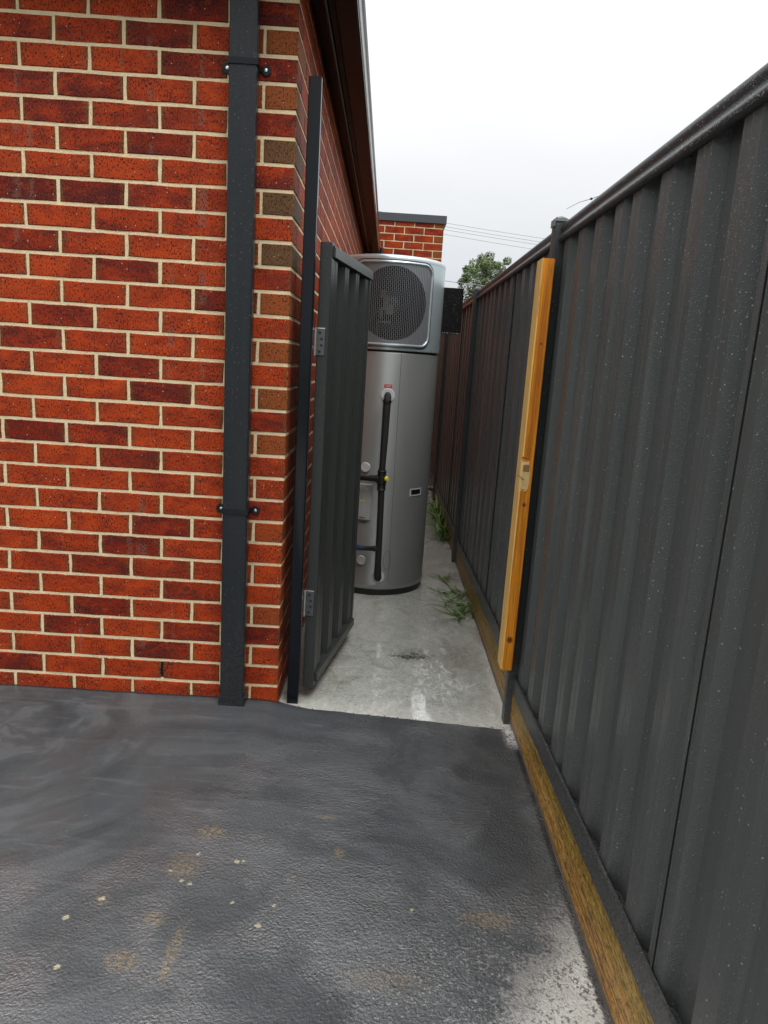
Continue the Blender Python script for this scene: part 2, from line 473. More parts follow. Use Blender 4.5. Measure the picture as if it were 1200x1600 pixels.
def pine_mat(name, light, dark, side=False):
    def b(t, _):
        p = t.pos()
        x, y, z = t.sep(p)
        if side:   # board lying along Y
            g = t.noise(t.scl(p, 14, 1.3, 60), 1.0, 4, 0.6, 0.6)
            fine = t.noise(t.scl(p, 60, 6, 420), 1.0, 3, 0.6)
        else:
            g = t.noise(t.scl(p, 42, 42, 1.6), 1.0, 4, 0.6, 0.9)
            fine = t.noise(t.scl(p, 420, 420, 7), 1.0, 3, 0.6)
        c = t.mix(t.sm(g, 0.32, 0.68), light, dark)
        c = t.mix(t.mul(t.sm(fine, 0.46, 0.66), 0.5), c, [q * 0.5 for q in dark])
        bl = t.noise(p, 5, 3)
        if side:
            zr = t.add(t.add(z, t.mul(y, 0.028)), t.mul(t.sub(bl, 0.5), 0.05))
            green = t.sm(zr, 0.035, 0.085)
            c = t.mix(t.mul(green, 0.7), c, (0.27, 0.19, 0.018))
            kk = t.noise(t.scl(p, 6, 8, 26), 1.0, 4, 0.7, 2.5)
            c = t.mix(t.mul(t.sm(kk, 0.52, 0.60), 0.6), c, (0.10, 0.05, 0.012))
            sp = t.noise(t.scl(p, 70, 38, 110), 1.0, 4, 0.7)
            c = t.mix(t.mul(t.sm(sp, 0.545, 0.60), 0.75), c, (0.045, 0.025, 0.008))
            c = t.mix(t.mul(t.sm(sp, 0.44, 0.36), 0.55), c, (0.62, 0.44, 0.16))
            grit_ = t.noise(p, 240, 3, 0.7)
            c = t.mix(t.mul(t.sm(grit_, 0.5, 0.62), 0.45), c, (0.10, 0.06, 0.015))
            grain2 = t.noise(t.scl(p, 10, 3.0, 110), 1.0, 3, 0.7, 1.2)
            c = t.mix(t.mul(t.sm(grain2, 0.52, 0.60), 0.65), c, (0.05, 0.03, 0.008))
            en = t.noise(p, 30, 4, 0.7)
            spl = t.sm(t.add(z, t.mul(t.sub(en, 0.5), 0.03)), 0.012, -0.004)
            c = t.mix(t.mul(spl, 0.85), c, (0.10, 0.10, 0.095))
            c = t.mix(t.mul(t.sm(t.noise(t.scl(p, 30, 4, 90), 1, 2), 0.60, 0.66), 0.45), c, (0.50, 0.36, 0.14))
        else:
            lit_face = t.sm(t.add(x, t.mul(t.sub(t.noise(t.scl(p, 60, 1, 5), 1, 3), 0.5), 0.006)), 0.8885, 0.8865)  # sky-lit side of the batten, its paler tone painted into the timber colour
            c = t.mix(t.mul(lit_face, 0.8), c, (0.80, 0.52, 0.17))
            fig = t.noise(t.scl(p, 120, 120, 2.2), 1.0, 5, 0.65, 1.5)
            c = t.mix(t.mul(t.sm(fig, 0.50, 0.64), 0.45), c, (0.30, 0.095, 0.012))
            ck = t.noise(t.scl(p, 260, 260, 9), 1.0, 2, 0.5)
            c = t.mix(t.mul(t.sm(ck, 0.66, 0.72), 0.6), c, (0.10, 0.035, 0.01))
            kn = None
            for kz, r_ in ((0.37, .018), (0.905, .011), (1.49, .006)):
                s_ = t.spot(t.add(x, t.mul(t.sub(bl, .5), .02)), z, 0.906, kz, r_, r_ * 1.2)
                kn = s_ if kn is None else t.mx(kn, s_)
            c = t.mix(t.sm(kn, 0.02, 0.35, 0.0, 0.55), c, (0.34, 0.08, 0.01))
            c = t.mix(t.mul(t.sm(kn, 0.3, 0.7), 0.85), c, (0.10, 0.022, 0.006))
        return {'Base Color': c, 'Roughness': t.m('MULTIPLY_ADD', g, 0.2, 0.38), 'Normal': t.bump(t.add(g, fine), 0.35, 0.002), 'Specular IOR Level': 0.4}
    return mat(name, b)


def ground_mat():
    def b(t, _):
        p = t.pos()
        a = t.noise(p, 0.5, 5, 0.6)
        g = t.noise(p, 20, 4, 0.7)
        c = t.mix(a, (0.05, 0.07, 0.025), (0.11, 0.10, 0.055))
        c = t.mix(t.mul(g, 0.5), c, (0.05, 0.05, 0.03))
        return {'Base Color': c, 'Roughness': 0.9, 'Normal': t.bump(g, 0.6, 0.03)}
    return mat("lawn_soil", b)


def leaf_mat(name, c1, c2, scale=6, tr=0.25):
    def b(t, _):
        p = t.pos()
        a = t.noise(p, scale, 3)
        rnd = t.n('ShaderNodeAttribute', attribute_type='GEOMETRY', attribute_name='tint').outputs['Fac']
        c = t.mix(t.m('ADD', t.mul(a, 0.6), t.mul(rnd, 0.4), clamp=True), c1, c2)
        return {'Base Color': c, 'Roughness': 0.45, 'Transmission Weight': 0.0, 'Subsurface Weight': 0.0}
    return mat(name, b)


def silver_mat(name, col, rough, metal, brush=0.0):
    def b(t, _):
        p = t.pos()
        a = t.noise(t.scl(p, 1, 1, 0.25), 5, 4)
        g = t.noise(p, 900, 2)
        c = t.mix(a, [q * 0.92 for q in col], [q * 1.06 for q in col])
        x, y, z = t.sep(p)
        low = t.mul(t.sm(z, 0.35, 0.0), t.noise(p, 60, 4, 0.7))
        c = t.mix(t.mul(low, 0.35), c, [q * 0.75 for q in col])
        dust = t.vor(p, 60)
        dm = t.mul(t.m('LESS_THAN', dust.outputs['Distance'], 0.09), t.m('LESS_THAN', t.sep(dust.outputs['Color'])[0], 0.10))
        c = t.mix(t.mul(dm, 0.5), c, (0.75, 0.75, 0.75))
        return {'Base Color': c, 'Metallic': metal, 'Roughness': t.m('MULTIPLY_ADD', a, 0.12, rough), 'Normal': t.bump(g, 0.08, 0.0006)}
    return mat(name, b)


M = {}
M['brick'] = brick_mat()
M['mortar'] = mortar_mat()
M['concrete'] = concrete_mat()
M['coating'] = coating_mat()
M['fence'] = wet_metal('charcoal_sheet', (0.062, 0.068, 0.067), 0.30, 0.62, 0.30, 0.03, 0.55, 0.24)
M['fence_rail'] = wet_metal('charcoal_rail', (0.036, 0.040, 0.042), 0.34, 0.9, 0.10, 0.03, 0.55, 0.16)
M['gate'] = wet_metal('charcoal_gate_paint', (0.030, 0.034, 0.032), 0.30, 0.2, 0.12, 0.04, 0.25, 0.22)
M['post'] = simple('near_black_post_paint', (0.007, 0.009, 0.012), 0.13, 0, 0.1, 0, 8, 0.22)
M['pipe'] = wet_metal('downpipe_paint', (0.015, 0.018, 0.021), 0.30, 0.28, 0.15, 0.06, 0.55, 0.22)
M['eave'] = wet_metal('dark_eave_paint', (0.006, 0.006, 0.007), 0.24, 0.1, 0.1, 0.03, 0.15, 0.05)
M['gutterlip'] = wet_metal('gutter_front_paint', (0.010, 0.011, 0.012), 0.18, 0.8, 0.1, 0.05, 0.5, 0.5)
M['flash'] = simple('grey_flashing', (0.060, 0.066, 0.074), 0.35, 0, 0.15, 0.1)
M['roof'] = simple('grey_roof_sheet', (0.06, 0.062, 0.065), 0.45)
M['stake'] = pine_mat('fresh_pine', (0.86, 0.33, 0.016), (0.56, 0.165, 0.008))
M['stakepale'] = simple('split_pine', (0.70, 0.50, 0.22), 0.6, 0, 0.15, 0.4, 40)
M['barkpatch'] = simple('torn_brown_wood', (0.30, 0.15, 0.06), 0.8, 0, 0.4, 0.5, 60)
M['plinth'] = pine_mat('treated_pine', (0.60, 0.34, 0.09), (0.42, 0.19, 0.03), True)
M['ground'] = ground_mat()
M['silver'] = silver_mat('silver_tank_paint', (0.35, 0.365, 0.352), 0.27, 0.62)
M['silverhead'] = silver_mat('blue_silver_hood_paint', (0.50, 0.57, 0.59), 0.20, 0.6)
M['grille'] = simple('grey_grille_wire', (0.20, 0.21, 0.22), 0.35, 0.3)
M['panelgrey'] = simple('dark_grille_panel', (0.22, 0.23, 0.24), 0.4, 0.4)
M['cavity'] = simple('dark_housing', (0.006, 0.006, 0.008), 0.6)
M['motor'] = simple('dull_motor_metal', (0.11, 0.11, 0.085), 0.5, 0.3, 0.3, 0.2, 60)
M['black'] = simple('black_plastic', (0.010, 0.010, 0.011), 0.42, 0, 0.2, 0.1, 40)
M['hood'] = wet_metal('black_hood_paint', (0.0035, 0.0035, 0.004), 0.5, 0.4, 0.0, 0.05, 0.3, 0.12)
M['lag'] = simple('black_foam_lagging', (0.012, 0.012, 0.013), 0.7, 0, 0.3, 0.5, 30)
M['white'] = simple('pale_plastic', (0.52, 0.53, 0.54), 0.4)
M['cover'] = simple('grey_cover', (0.36, 0.37, 0.37), 0.4)
M['yellow'] = simple('yellow_plastic', (0.72, 0.66, 0.02), 0.35)
M['red'] = simple('red_sticker', (0.50, 0.012, 0.03), 0.4)
M['stickertext'] = simple('sticker_print', (0.65, 0.45, 0.45), 0.5)
M['darkprint'] = simple('dark_print', (0.05, 0.05, 0.05), 0.5)
M['blue'] = simple('blue_plastic', (0.01, 0.035, 0.14), 0.4)
M['galv'] = simple('dull_zinc', (0.10, 0.105, 0.11), 0.35, 0.5, 0.25, 0.2, 60)
M['bright'] = simple('bright_zinc', (0.75, 0.76, 0.78), 0.25, 0.8)
M['leaf'] = leaf_mat('tree_leaf', (0.018, 0.042, 0.008), (0.13, 0.19, 0.035), 1.2)
M['bark'] = simple('bark', (0.10, 0.08, 0.06), 0.9, 0, 0.3, 0.5, 10)
M['grass'] = leaf_mat('weed_blade', (0.022, 0.075, 0.006), (0.13, 0.22, 0.03), 12)
M['stalk'] = simple('dry_stalk', (0.42, 0.38, 0.18), 0.7)
M['dirt'] = simple('dark_dirt', (0.030, 0.024, 0.018), 0.9, 0, 0.4)
M['wire'] = simple('overhead_cable', (0.30, 0.31, 0.33), 0.6)
M['capgrey'] = simple('post_cap_grey', (0.16, 0.175, 0.17), 0.35, 0, 0.2)


# ------------------------------------------------------------------ mesh helpers
class MB:
    def __init__(s):
        s.v, s.f, s.sm = [], [], False

    def box(s, x0, x1, y0, y1, z0, z1):
        return s.hexa([(x0, y0, z0), (x1, y0, z0), (x1, y1, z0), (x0, y1, z0), (x0, y0, z1), (x1, y0, z1), (x1, y1, z1), (x0, y1, z1)])

    def hexa(s, p):
        n = len(s.v)
        s.v += [tuple(q) for q in p]
        s.f += [tuple(n + i for i in q) for q in ((3, 2, 1, 0), (4, 5, 6, 7), (0, 1, 5, 4), (1, 2, 6, 5), (2, 3, 7, 6), (3, 0, 4, 7))]
        return s

    def obox(s, o, u, w, lu, lw, z0, z1):
        """box from corner o along unit vectors u and w (xy)"""
        p = []
        for z in (z0, z1):
            for a, b in ((0, 0), (lu, 0), (lu, lw), (0, lw)):
                p.append((o[0] + u[0] * a + w[0] * b, o[1] + u[1] * a + w[1] * b, z))
        return s.hexa(p)

    def prism(s, prof, a, b, place):
        """prof: list of 2-D points; place(q, t) -> 3-D; a, b the two ends"""
        n, k = len(s.v), len(prof)
        for tt in (a, b):
            s.v += [tuple(place(q, tt)) for q in prof]
        for i in range(k):
            j = (i + 1) % k
            s.f.append((n + i, n + j, n + k + j, n + k + i))
        s.f.append(tuple(n + i for i in reversed(range(k))))
        s.f.append(tuple(n + k + i for i in range(k)))
        return s

    def tube(s, pts, r, seg=12, cap=True):
        pts = [Vector(p) for p in pts]
        rs = r if isinstance(r, (list, tuple)) else [r] * len(pts)
        n0 = len(s.v)
        for i, p in enumerate(pts):
            d = (pts[min(i + 1, len(pts) - 1)] - pts[max(i - 1, 0)])
            if d.length < 1e-9:
                d = Vector((0, 0, 1))
            d.normalize()
            a = d.orthogonal().normalized() if abs(d.z) < 0.9 else Vector((1, 0, 0)).cross(d).normalized()
            if i and a.dot(pa) < 0:
                a = -a
            if i:
                a = (pa - d * pa.dot(d)).normalized()
            pa = a
            b = d.cross(a)
            for k in range(seg):
                th = 2 * math.pi * k / seg
                s.v.append(tuple(p + (a * math.cos(th) + b * math.sin(th)) * rs[i]))
        for i in range(len(pts) - 1):
            for k in range(seg):
                k2 = (k + 1) % seg
                s.f.append((n0 + i * seg + k, n0 + i * seg + k2, n0 + (i + 1) * seg + k2, n0 + (i + 1) * seg + k))
        if cap:
            s.f.append(tuple(n0 + k for k in reversed(range(seg))))
            e = n0 + (len(pts) - 1) * seg
            s.f.append(tuple(e + k for k in range(seg)))
        return s

    def disc(s, c, nrm, r, th, seg=20, r2=None):
        c, nrm = Vector(c), Vector(nrm).normalized()
        return s.tube([c, c + nrm * th * 0.7, c + nrm * th], [r, r, (r2 if r2 is not None else r * 0.85)], seg)

    def lathe(s, prof, cx, cy, seg=96, a0=0, a1=360):
        """prof list of (r, z), revolved about the vertical through cx, cy"""
        n0, k = len(s.v), len(prof)
        full = abs(a1 - a0) >= 360
        m = seg if full else seg + 1
        for i in range(m):
            a = R(a0 + (a1 - a0) * i / seg)
            for r, z in prof:
                s.v.append((cx + r * math.sin(a), cy - r * math.cos(a), z))
        for i in range(seg):
            i2 = (i + 1) % m
            for j in range(k - 1):
                s.f.append((n0 + i * k + j, n0 + i2 * k + j, n0 + i2 * k + j + 1, n0 + i * k + j + 1))
        return s

    def build(s, name, m, parent=None, smooth=False, origin=None, angle=35):
        me = bpy.data.meshes.new(name)
        off = Vector(origin) if origin is not None else None
        vv = [tuple(Vector(v) - off) for v in s.v] if off is not None else s.v
        me.from_pydata(vv, [], s.f)
        me.materials.append(m)
        me.validate()
        bm = bmesh.new()
        bm.from_mesh(me)
        bmesh.ops.recalc_face_normals(bm, faces=bm.faces)
        if smooth:
            for f in bm.faces:
                f.smooth = True
            for e in bm.edges:
                if len(e.link_faces) == 2 and e.calc_face_angle(0) > R(angle):
                    e.smooth = False
        bm.to_mesh(me)
        bm.free()
        o = bpy.data.objects.new(name, me)
        COL.objects.link(o)
        if off is not None:
            o.location = off
        if parent is not None:
            par(o, parent)
        return o


def wmat(o):
    m = Matrix.LocRotScale(o.location, o.rotation_euler, o.scale)
    if o.parent:
        m = wmat(o.parent) @ o.matrix_parent_inverse @ m
    return m


def par(o, parent):
    o.parent = parent
    o.matrix_parent_inverse = wmat(parent).inverted()


def thing(name, loc, label, cat, group=None):
    o = bpy.data.objects.new(name, None)
    COL.objects.link(o)
    o.location = loc
    o.empty_display_size = 0.1
    return tag(o, label, cat, group)


def tag(o, label=None, cat=None, group=None, kind=None):
    for k, v in (('label', label), ('category', cat), ('group', group), ('kind', kind)):
        if v:
            o[k] = v
    return o


def sstep(a, b, x):
    t = min(1, max(0, (x - a) / (b - a)))
    return t * t * (3 - 2 * t)


# ------------------------------------------------------------------ ground, path, coated floor
mb = MB()
xs = [-600, -100, -20, -6, 6, 20, 100, 600]
for i in xs:
    for j in xs:
        mb.v.append((i, j, -0.12))
k = len(xs)
for i in range(k - 1):
    for j in range(k - 1):
        mb.f.append((i * k + j, (i + 1) * k + j, (i + 1) * k + j + 1, i * k + j + 1))
tag(mb.build('ground', M['ground']), kind='structure')


def grid(name, xs, ys, zf, m, yf=None, skirt=-0.10):
    vs, fs = [], []
    for x in xs:
        for y in ys:
            yy = yf(x, y) if yf else y
            vs.append((x, yy, zf(x, yy)))
    ny = len(ys)
    for i in range(len(xs) - 1):
        for j in range(ny - 1):
            fs.append((i * ny + j, (i + 1) * ny + j, (i + 1) * ny + j + 1, i * ny + j + 1))
    # skirt round the outline
    ring = [i * ny for i in range(len(xs))] + [(len(xs) - 1) * ny + j for j in range(1, ny)] + \
           [i * ny + ny - 1 for i in range(len(xs) - 2, -1, -1)] + [j for j in range(ny - 2, 0, -1)]
    n0 = len(vs)
    for r in ring:
        vs.append((vs[r][0], vs[r][1], skirt))
    for q in range(len(ring)):
        q2 = (q + 1) % len(ring)
        fs.append((ring[q], n0 + q, n0 + q2, ring[q2]))
    mb = MB()
    mb.v, mb.f = vs, fs
    o = mb.build(name, m, smooth=True, angle=40)
    return tag(o, kind='structure')


def frange(a, b, st):
    n = max(1, round((b - a) / st))
    return [a + (b - a) * i / n for i in range(n + 1)]


def slab_z(x, y):
    return -0.0245 + 0.0018 * mn.noise(Vector((x * 3, y * 3, 1))) + 0.0006 * mn.noise(Vector((x * 22, y * 22, 3)))


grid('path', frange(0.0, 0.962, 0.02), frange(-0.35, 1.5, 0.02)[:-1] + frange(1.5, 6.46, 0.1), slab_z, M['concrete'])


def coat_z(x, y):
    base = 0.009 + (-0.0165 - 0.009) * sstep(-0.06, 0.13, x)
    far = 0.004 - 0.018 * sstep(-0.6, 0.9, x)
    k = sstep(-0.02, -0.7, y)
    return base * (1 - k) + far * k + 0.0022 * mn.noise(Vector((x * 2.5, y * 2.5, 5))) + 0.0007 * mn.noise(Vector((x * 14, y * 14, 9)))


def coat_y(x, y):
    if x < -0.01:
        ye = 0.012
    else:
        ye = 0.004 - 0.098 * x + 0.0045 * mn.noise(Vector((x * 17, 2, 0))) + 0.003 * mn.noise(Vector((x * 60, 4, 0)))
    return y + ye * max(0, 1 + y / 0.3)


grid('driveway', frange(-6, -1.5, 0.5)[:-1] + frange(-1.5, 0.9, 0.02)[:-1] + frange(0.9, 0.961, 0.01),
     frange(-8, -2, 0.5)[:-1] + frange(-2, -0.3, 0.02)[:-1] + frange(-0.3, 0.0, 0.015), coat_z, M['coating'], coat_y)

# ------------------------------------------------------------------ brick house
house = thing('brick_house', (0, 0.0, 0), "red brick house with cream mortar and dark eaves along the left of the narrow passage", 'house')


def brick_mesh(L, seed, D=0.027, H=0.0745):
    rnd = random.Random(seed)
    hx, hz = L / 2, H / 2
    j = lambda a: rnd.uniform(-a, a)
    xs_ = [-hx, -hx / 3, hx / 3, hx]
    ring = [(-hx, -hz), (-hx / 3, -hz), (hx / 3, -hz), (hx, -hz), (hx, 0.0), (hx, hz), (hx / 3, hz), (-hx / 3, hz), (-hx, hz), (-hx, 0.0)]
    ring = [(x + j(0.0019), z + j(0.0019)) for x, z in ring]
    bv = 0.0028
    vs = [(x * (1 - bv / hx), j(0.0005), z * (1 - bv / hz)) for x, z in ring]
    vs += [(x, 0.0022, z) for x, z in ring]
    vs += [(x, D, z) for x, z in ring]
    n = len(ring)
    fs = [tuple(range(n))]
    for a in (0, n):
        for i in range(n):
            i2 = (i + 1) % n
            fs.append((a + i, a + n + i, a + n + i2, a + i2))
    me = bpy.data.meshes.new('brick')
    me.from_pydata(vs, [], fs)
    uv = me.uv_layers.new(name='UVMap')
    for lp in me.loops:
        v = vs[lp.vertex_index]
        uv.data[lp.index].uv = (v[0] / hx, v[2] / hz)
    me.materials.append(M['brick'])
    return me


def corner_mesh(LX, LY, seed, H=0.0745):
    """brick whose outer corner sits at local 0,0; reaches -LX in x and +LY in y"""
    rnd = random.Random(seed)
    bm = bmesh.new()
    bmesh.ops.create_cube(bm, size=1)
    for v in bm.verts:
        v.co.x = (v.co.x - 0.5) * LX + rnd.uniform(-.0008, .0008)
        v.co.y = (v.co.y + 0.5) * LY + rnd.uniform(-.0008, .0008)
        v.co.z = v.co.z * H + rnd.uniform(-.001, .001)
    bmesh.ops.bevel(bm, geom=list(bm.edges), offset=0.0026, segments=1, affect='EDGES')
    uvl = bm.loops.layers.uv.new('UVMap')
    for f in bm.faces:
        for lp in f.loops:
            c = lp.vert.co
            if abs(f.normal.x) > abs(f.normal.y):
                lp[uvl].uv = ((c.y - LY / 2) / (LY / 2), c.z / (H / 2))
            else:
                lp[uvl].uv = ((c.x + LX / 2) / (LX / 2), c.z / (H / 2))
    me = bpy.data.meshes.new('brick')
    bm.to_mesh(me)
    bm.free()
    me.materials.append(M['brick'])
    return me


ST = [brick_mesh(0.2285, i) for i in range(8)]
CA = [corner_mesh(0.230, 0.110, 40 + i) for i in range(3)]
CB = [corner_mesh(0.110, 0.230, 50 + i) for i in range(3)]
HEAD = brick_mesh(0.110, 99)

bulk = {}   # parent -> list of (mesh, matrix, tint, earth)


def add_brick(parent, me, loc, rot, tint, earth, single):
    if single:
        o = bpy.data.objects.new('brick', me)
        COL.objects.link(o)
        o.location = loc
        o.rotation_euler = (0, 0, rot)
        o['tint'] = tint
        o['earth'] = earth
        par(o, parent)
    else:
        bulk.setdefault(parent.name, []).append((me, Matrix.Translation(loc) @ Matrix.Rotation(rot, 4, 'Z'), tint, earth))


def flush_bulk(parent):
    vs, fs, uvs, tn, er = [], [], [], [], []
    for me, mw, ti, ea in bulk.get(parent.name, []):
        n0 = len(vs)
        vs += [tuple(mw @ v.co) for v in me.vertices]
        for pl in me.polygons:
            fs.append(tuple(n0 + q for q in pl.vertices))
            for li in pl.loop_indices:
                uvs.append(tuple(me.uv_layers[0].data[li].uv))
        tn += [ti] * len(me.vertices)
        er += [ea] * len(me.vertices)
    me = bpy.data.meshes.new('brickwork')
    me.from_pydata(vs, [], fs)
    uvl = me.uv_layers.new(name='UVMap')
    for i, u in enumerate(uvs):
        uvl.data[i].uv = u
    for nm, arr in (('tint', tn), ('earth', er)):
        at = me.attributes.new(nm, 'FLOAT', 'POINT')
        at.data.foreach_set('value', arr)
    me.materials.append(M['brick'])
    o = bpy.data.objects.new('brickwork', me)
    COL.objects.link(o)
    par(o, parent)
    o['kind'] = 'stuff'


def bedz(r): return 0.026 + 0.086 * (29 - r)


def rtint():
    q = random.random()
    return random.uniform(0.0, 0.32) if q < 0.72 else (random.uniform(0.35, 0.6) if q < 0.9 else random.uniform(0.7, 0.95))


DARK = {(0, 1): .95, (1, 2): .95, (1, 3): .35, (2, 1): .9, (3, 3): .6, (3, 2): .2, (4, 3): .55, (4, 2): .45, (4, 1): .3, (5, 2): .95, (5, 3): .5, (7, 3): 1, (7, 4): .9, (7, 2): .5,
        (8, 2): .4, (9, 4): .7, (10, 2): .75, (11, 1): .95, (12, 3): .75, (13, 4): .6, (14, 2): .8, (15, 2): .9, (17, 4): 1, (17, 3): .5,
        (18, 2): .8, (21, 2): .8, (22, 2): .9, (23, 3): .8, (23, 2): .4, (24, 1): .6, (25, 3): 1, (26, 3): .75, (26, 1): .6, (27, 2): .7,
        (28, 4): .7, (28, 1): .4, (0, 0): .85, (2, 0): .85, (4, 0): .75, (6, 0): .55, (8, 0): .1, (10, 0): .35, (12, 0): .15, (16, 0): .5,
        (26, 0): .9, (20, 0): .4, (23, 0): .1, (1, 4): .4, (5, 4): .2, (3, 4): .5, (16, 3): .1, (13, 2): .1, (6, 1): .2, (12, 2): .1, (12, 1): .1}
EARTH = {1: .42, 3: .40, 5: .9, 7: 1.0, 9: .95, 11: .36, 13: .38, 15: .42, 17: .34, 19: .14, 21: .24, 23: .12, 25: .28, 27: .15}

wall_front = MB().box(-4.0, -0.030, 0.030, 0.10, -0.1, 2.73)
beds_all = [bedz(r) + 0.043 for r in range(30, -3, -1)]
for z in beds_all:
    wall_front.box(-4.0, -0.0028, 0.0028, 0.030, z - 0.0068, z + 0.0068)
for r in range(-2, 30):
    p0 = -0.115 if r % 2 else -0.235
    i = 0
    while p0 - 0.24 * i > -4:
        x = p0 - 0.24 * i
        if not (r == 28 and i == 1):
            wall_front.box(x - 0.0072, x + 0.0072, 0.0030, 0.030, bedz(r) - 0.038, bedz(r) + 0.038)
        i += 1
wall_a = wall_front.build('wall', M['mortar'], house)

MB().box(-0.482, -0.468, 0.012, 0.0295, bedz(28) - 0.037, bedz(28) + 0.037).build('weep_hole_shade', M['cavity'], wall_a)  # black block in the open joint, its colour stands in for the shade inside
for r in range(-2, 30):
    z = bedz(r)
    odd = r % 2
    p0 = -0.115 if odd else -0.235
    tint = DARK.get((r, 0), random.uniform(0, .25))
    me = random.choice(CB if odd else CA)
    add_brick(wall_a, me, (0, 0, z), 0, tint, EARTH.get(r, 0) if odd else 0, r >= 0)
    i = 0
    while p0 - 0.24 * i > -3.9:
        cx = p0 - 0.24 * i - 0.12
        kk = i + 1
        single = r >= 0 and cx > -1.22
        tint = DARK.get((r, kk), rtint() if not single else random.uniform(0.0, 0.3))
        add_brick(wall_a, random.choice(ST), (cx, 0, z), 0, tint, random.choice((0, 0, 0, 0, .1)), single)
        i += 1
flush_bulk(wall_a)

side = MB().box(-0.10, -0.030, 0.10, 6.46, -0.1, 2.73)
for z in beds_all:
    side.box(-0.030, -0.0028, 0.030, 6.45, z - 0.0068, z + 0.0068)
for r in range(-2, 30):
    p0 = 0.235 if r % 2 else 0.115
    i = 0
    while p0 + 0.24 * i < 6.44:
        y = p0 + 0.24 * i
        side.box(-0.030, -0.0030, y - 0.0072, y + 0.0072, bedz(r) - 0.038, bedz(r) + 0.038)
        i += 1
wall_b = side.build('wall', M['mortar'], house)
for r in range(-2, 30):
    z = bedz(r)
    p0 = 0.235 if r % 2 else 0.115
    i = 0
    while p0 + 0.24 * i < 6.3:
        cy = p0 + 0.24 * i + 0.12
        single = -1 < r <= 10 and cy < 2.3
        add_brick(wall_b, random.choice(ST), (0, cy, z), math.pi / 2, rtint() * 0.85, 0, single)
        i += 1
flush_bulk(wall_b)

# far boundary wall with its parapet
FY = 6.45
par_ = MB().box(-3.0, 0.917, FY + 0.03, 12.0, -0.1, 3.06)
par_.box(0.917, 0.944, FY + 0.115, 12.0, -0.1, 3.06)
fb = [2.926 + 0.086 * n for n in range(-34, 2)]
for z in fb:
    par_.box(0.003, 0.9425, FY + 0.0045, FY + 0.030, z - 0.0068, z + 0.0068)
for n, z in enumerate(fb):
    first = 0.115 if n % 2 else 0.235   # row above the bed z
    i = 0
    while 0.947 - first - 0.24 * i > 0:
        x = 0.947 - first - 0.24 * i
        par_.box(x - 0.006, x + 0.006, FY + 0.0048, FY + 0.030, z + 0.005, min(z + 0.081, 3.06))
        i += 1
wall_c = par_.build('wall', M['mortar'], house)
for n, z in enumerate(fb):
    zc = z + 0.043
    if zc > 3.06:
        pass
    single = zc > 2.55
    first = 0.115 if n % 2 else 0.235
    me = (CB if n % 2 else CA)[n % 3]
    add_brick(wall_c, me, (0.947, FY, zc), 0, rtint() * .7, .4 if (n % 2 and random.random() < .5) else 0, single)
    i = 0
    while 0.947 - first - 0.24 * i > 0.0:
        cx = 0.947 - first - 0.24 * i - 0.12
        add_brick(wall_c, ST[(n + i) % 8], (cx, FY, zc), 0, rtint() * .8, 0, single and cx > 0.05)
        i += 1
flush_bulk(wall_c)
MB().box(-3.02, 0.975, FY - 0.018, 12.02, 3.068, 3.158).build('parapet_capping', M['flash'], house)

# eaves: profiles swept along the front and the passage side, mitred at the corner


def sweep(name, prof, m):
    b = MB()
    n = len(prof)
    for (d, z) in prof:
        b.v += [(-4.0, -d, z), (d, -d, z), (d, FY - 0.02, z)]
    for i in range(n):
        j = (i + 1) % n
        for s_ in (0, 1):
            b.f.append((i * 3 + s_, j * 3 + s_, j * 3 + s_ + 1, i * 3 + s_ + 1))
    b.f.append(tuple(i * 3 for i in range(n)))
    b.f.append(tuple(i * 3 + 2 for i in reversed(range(n))))
    return b.build(name, m, house)


sweep('soffit', [(0.002, 2.688), (0.052, 2.688), (0.052, 2.70), (0.002, 2.70)], M['eave'])
sweep('fascia', [(0.052, 2.652), (0.056, 2.646), (0.066, 2.640), (0.071, 2.643), (0.071, 2.80), (0.054, 2.80), (0.054, 2.70), (0.053, 2.68)], M['gutterlip'])
sweep('gutter', [(0.074, 2.652), (0.098, 2.646), (0.104, 2.640), (0.178, 2.638), (0.183, 2.640)][::1] +
      [(0.181, 2.655), (0.178, 2.645), (0.108, 2.648), (0.078, 2.66), (0.076, 2.76), (0.0735, 2.76)], M['eave'])
sweep('gutter_front', [(0.1835, 2.640), (0.188, 2.645), (0.1905, 2.655), (0.186, 2.735), (0.192, 2.742), (0.197, 2.75), (0.192, 2.76), (0.183, 2.758), (0.1835, 2.70)], M['gutterlip'])
roof = MB()
sl = math.tan(R(22))
roof.hexa([(0.10, -0.10, 2.765), (0.10, FY - .03, 2.765), (-3.0, FY - .03, 2.765 + 3.1 * sl), (-3.0, 3.0, 2.765 + 3.1 * sl),
           (0.10, -0.10, 2.80), (0.10, FY - .03, 2.80), (-3.0, FY - .03, 2.80 + 3.1 * sl), (-3.0, 3.0, 2.80 + 3.1 * sl)])
roof.hexa([(-4, -0.10, 2.765), (0.098, -0.10, 2.765), (-3.002, 2.998, 2.765 + 3.1 * sl), (-4, 2.998, 2.765 + 3.1 * sl),
           (-4, -0.10, 2.80), (0.098, -0.10, 2.80), (-3.002, 2.998, 2.80 + 3.1 * sl), (-4, 2.998, 2.80 + 3.1 * sl)])
roof.build('roof', M['roof'], house)
b = MB()
b.tube([(0.214, 6.33, -0.02), (0.214, 6.33, 2.70), (0.214, 6.33, 2.735)], [0.024, 0.024, 0.020], 12)
tag(b.build('vent_pipe', M['black'], None, smooth=True), "short black pipe end standing beside the end of the gutter above the tank", 'pipe')

# ------------------------------------------------------------------ downpipe
dp = thing('downpipe', (-0.176, -0.045, 0.0), "charcoal square downpipe strapped to the front brick wall near its corner", 'downpipe')


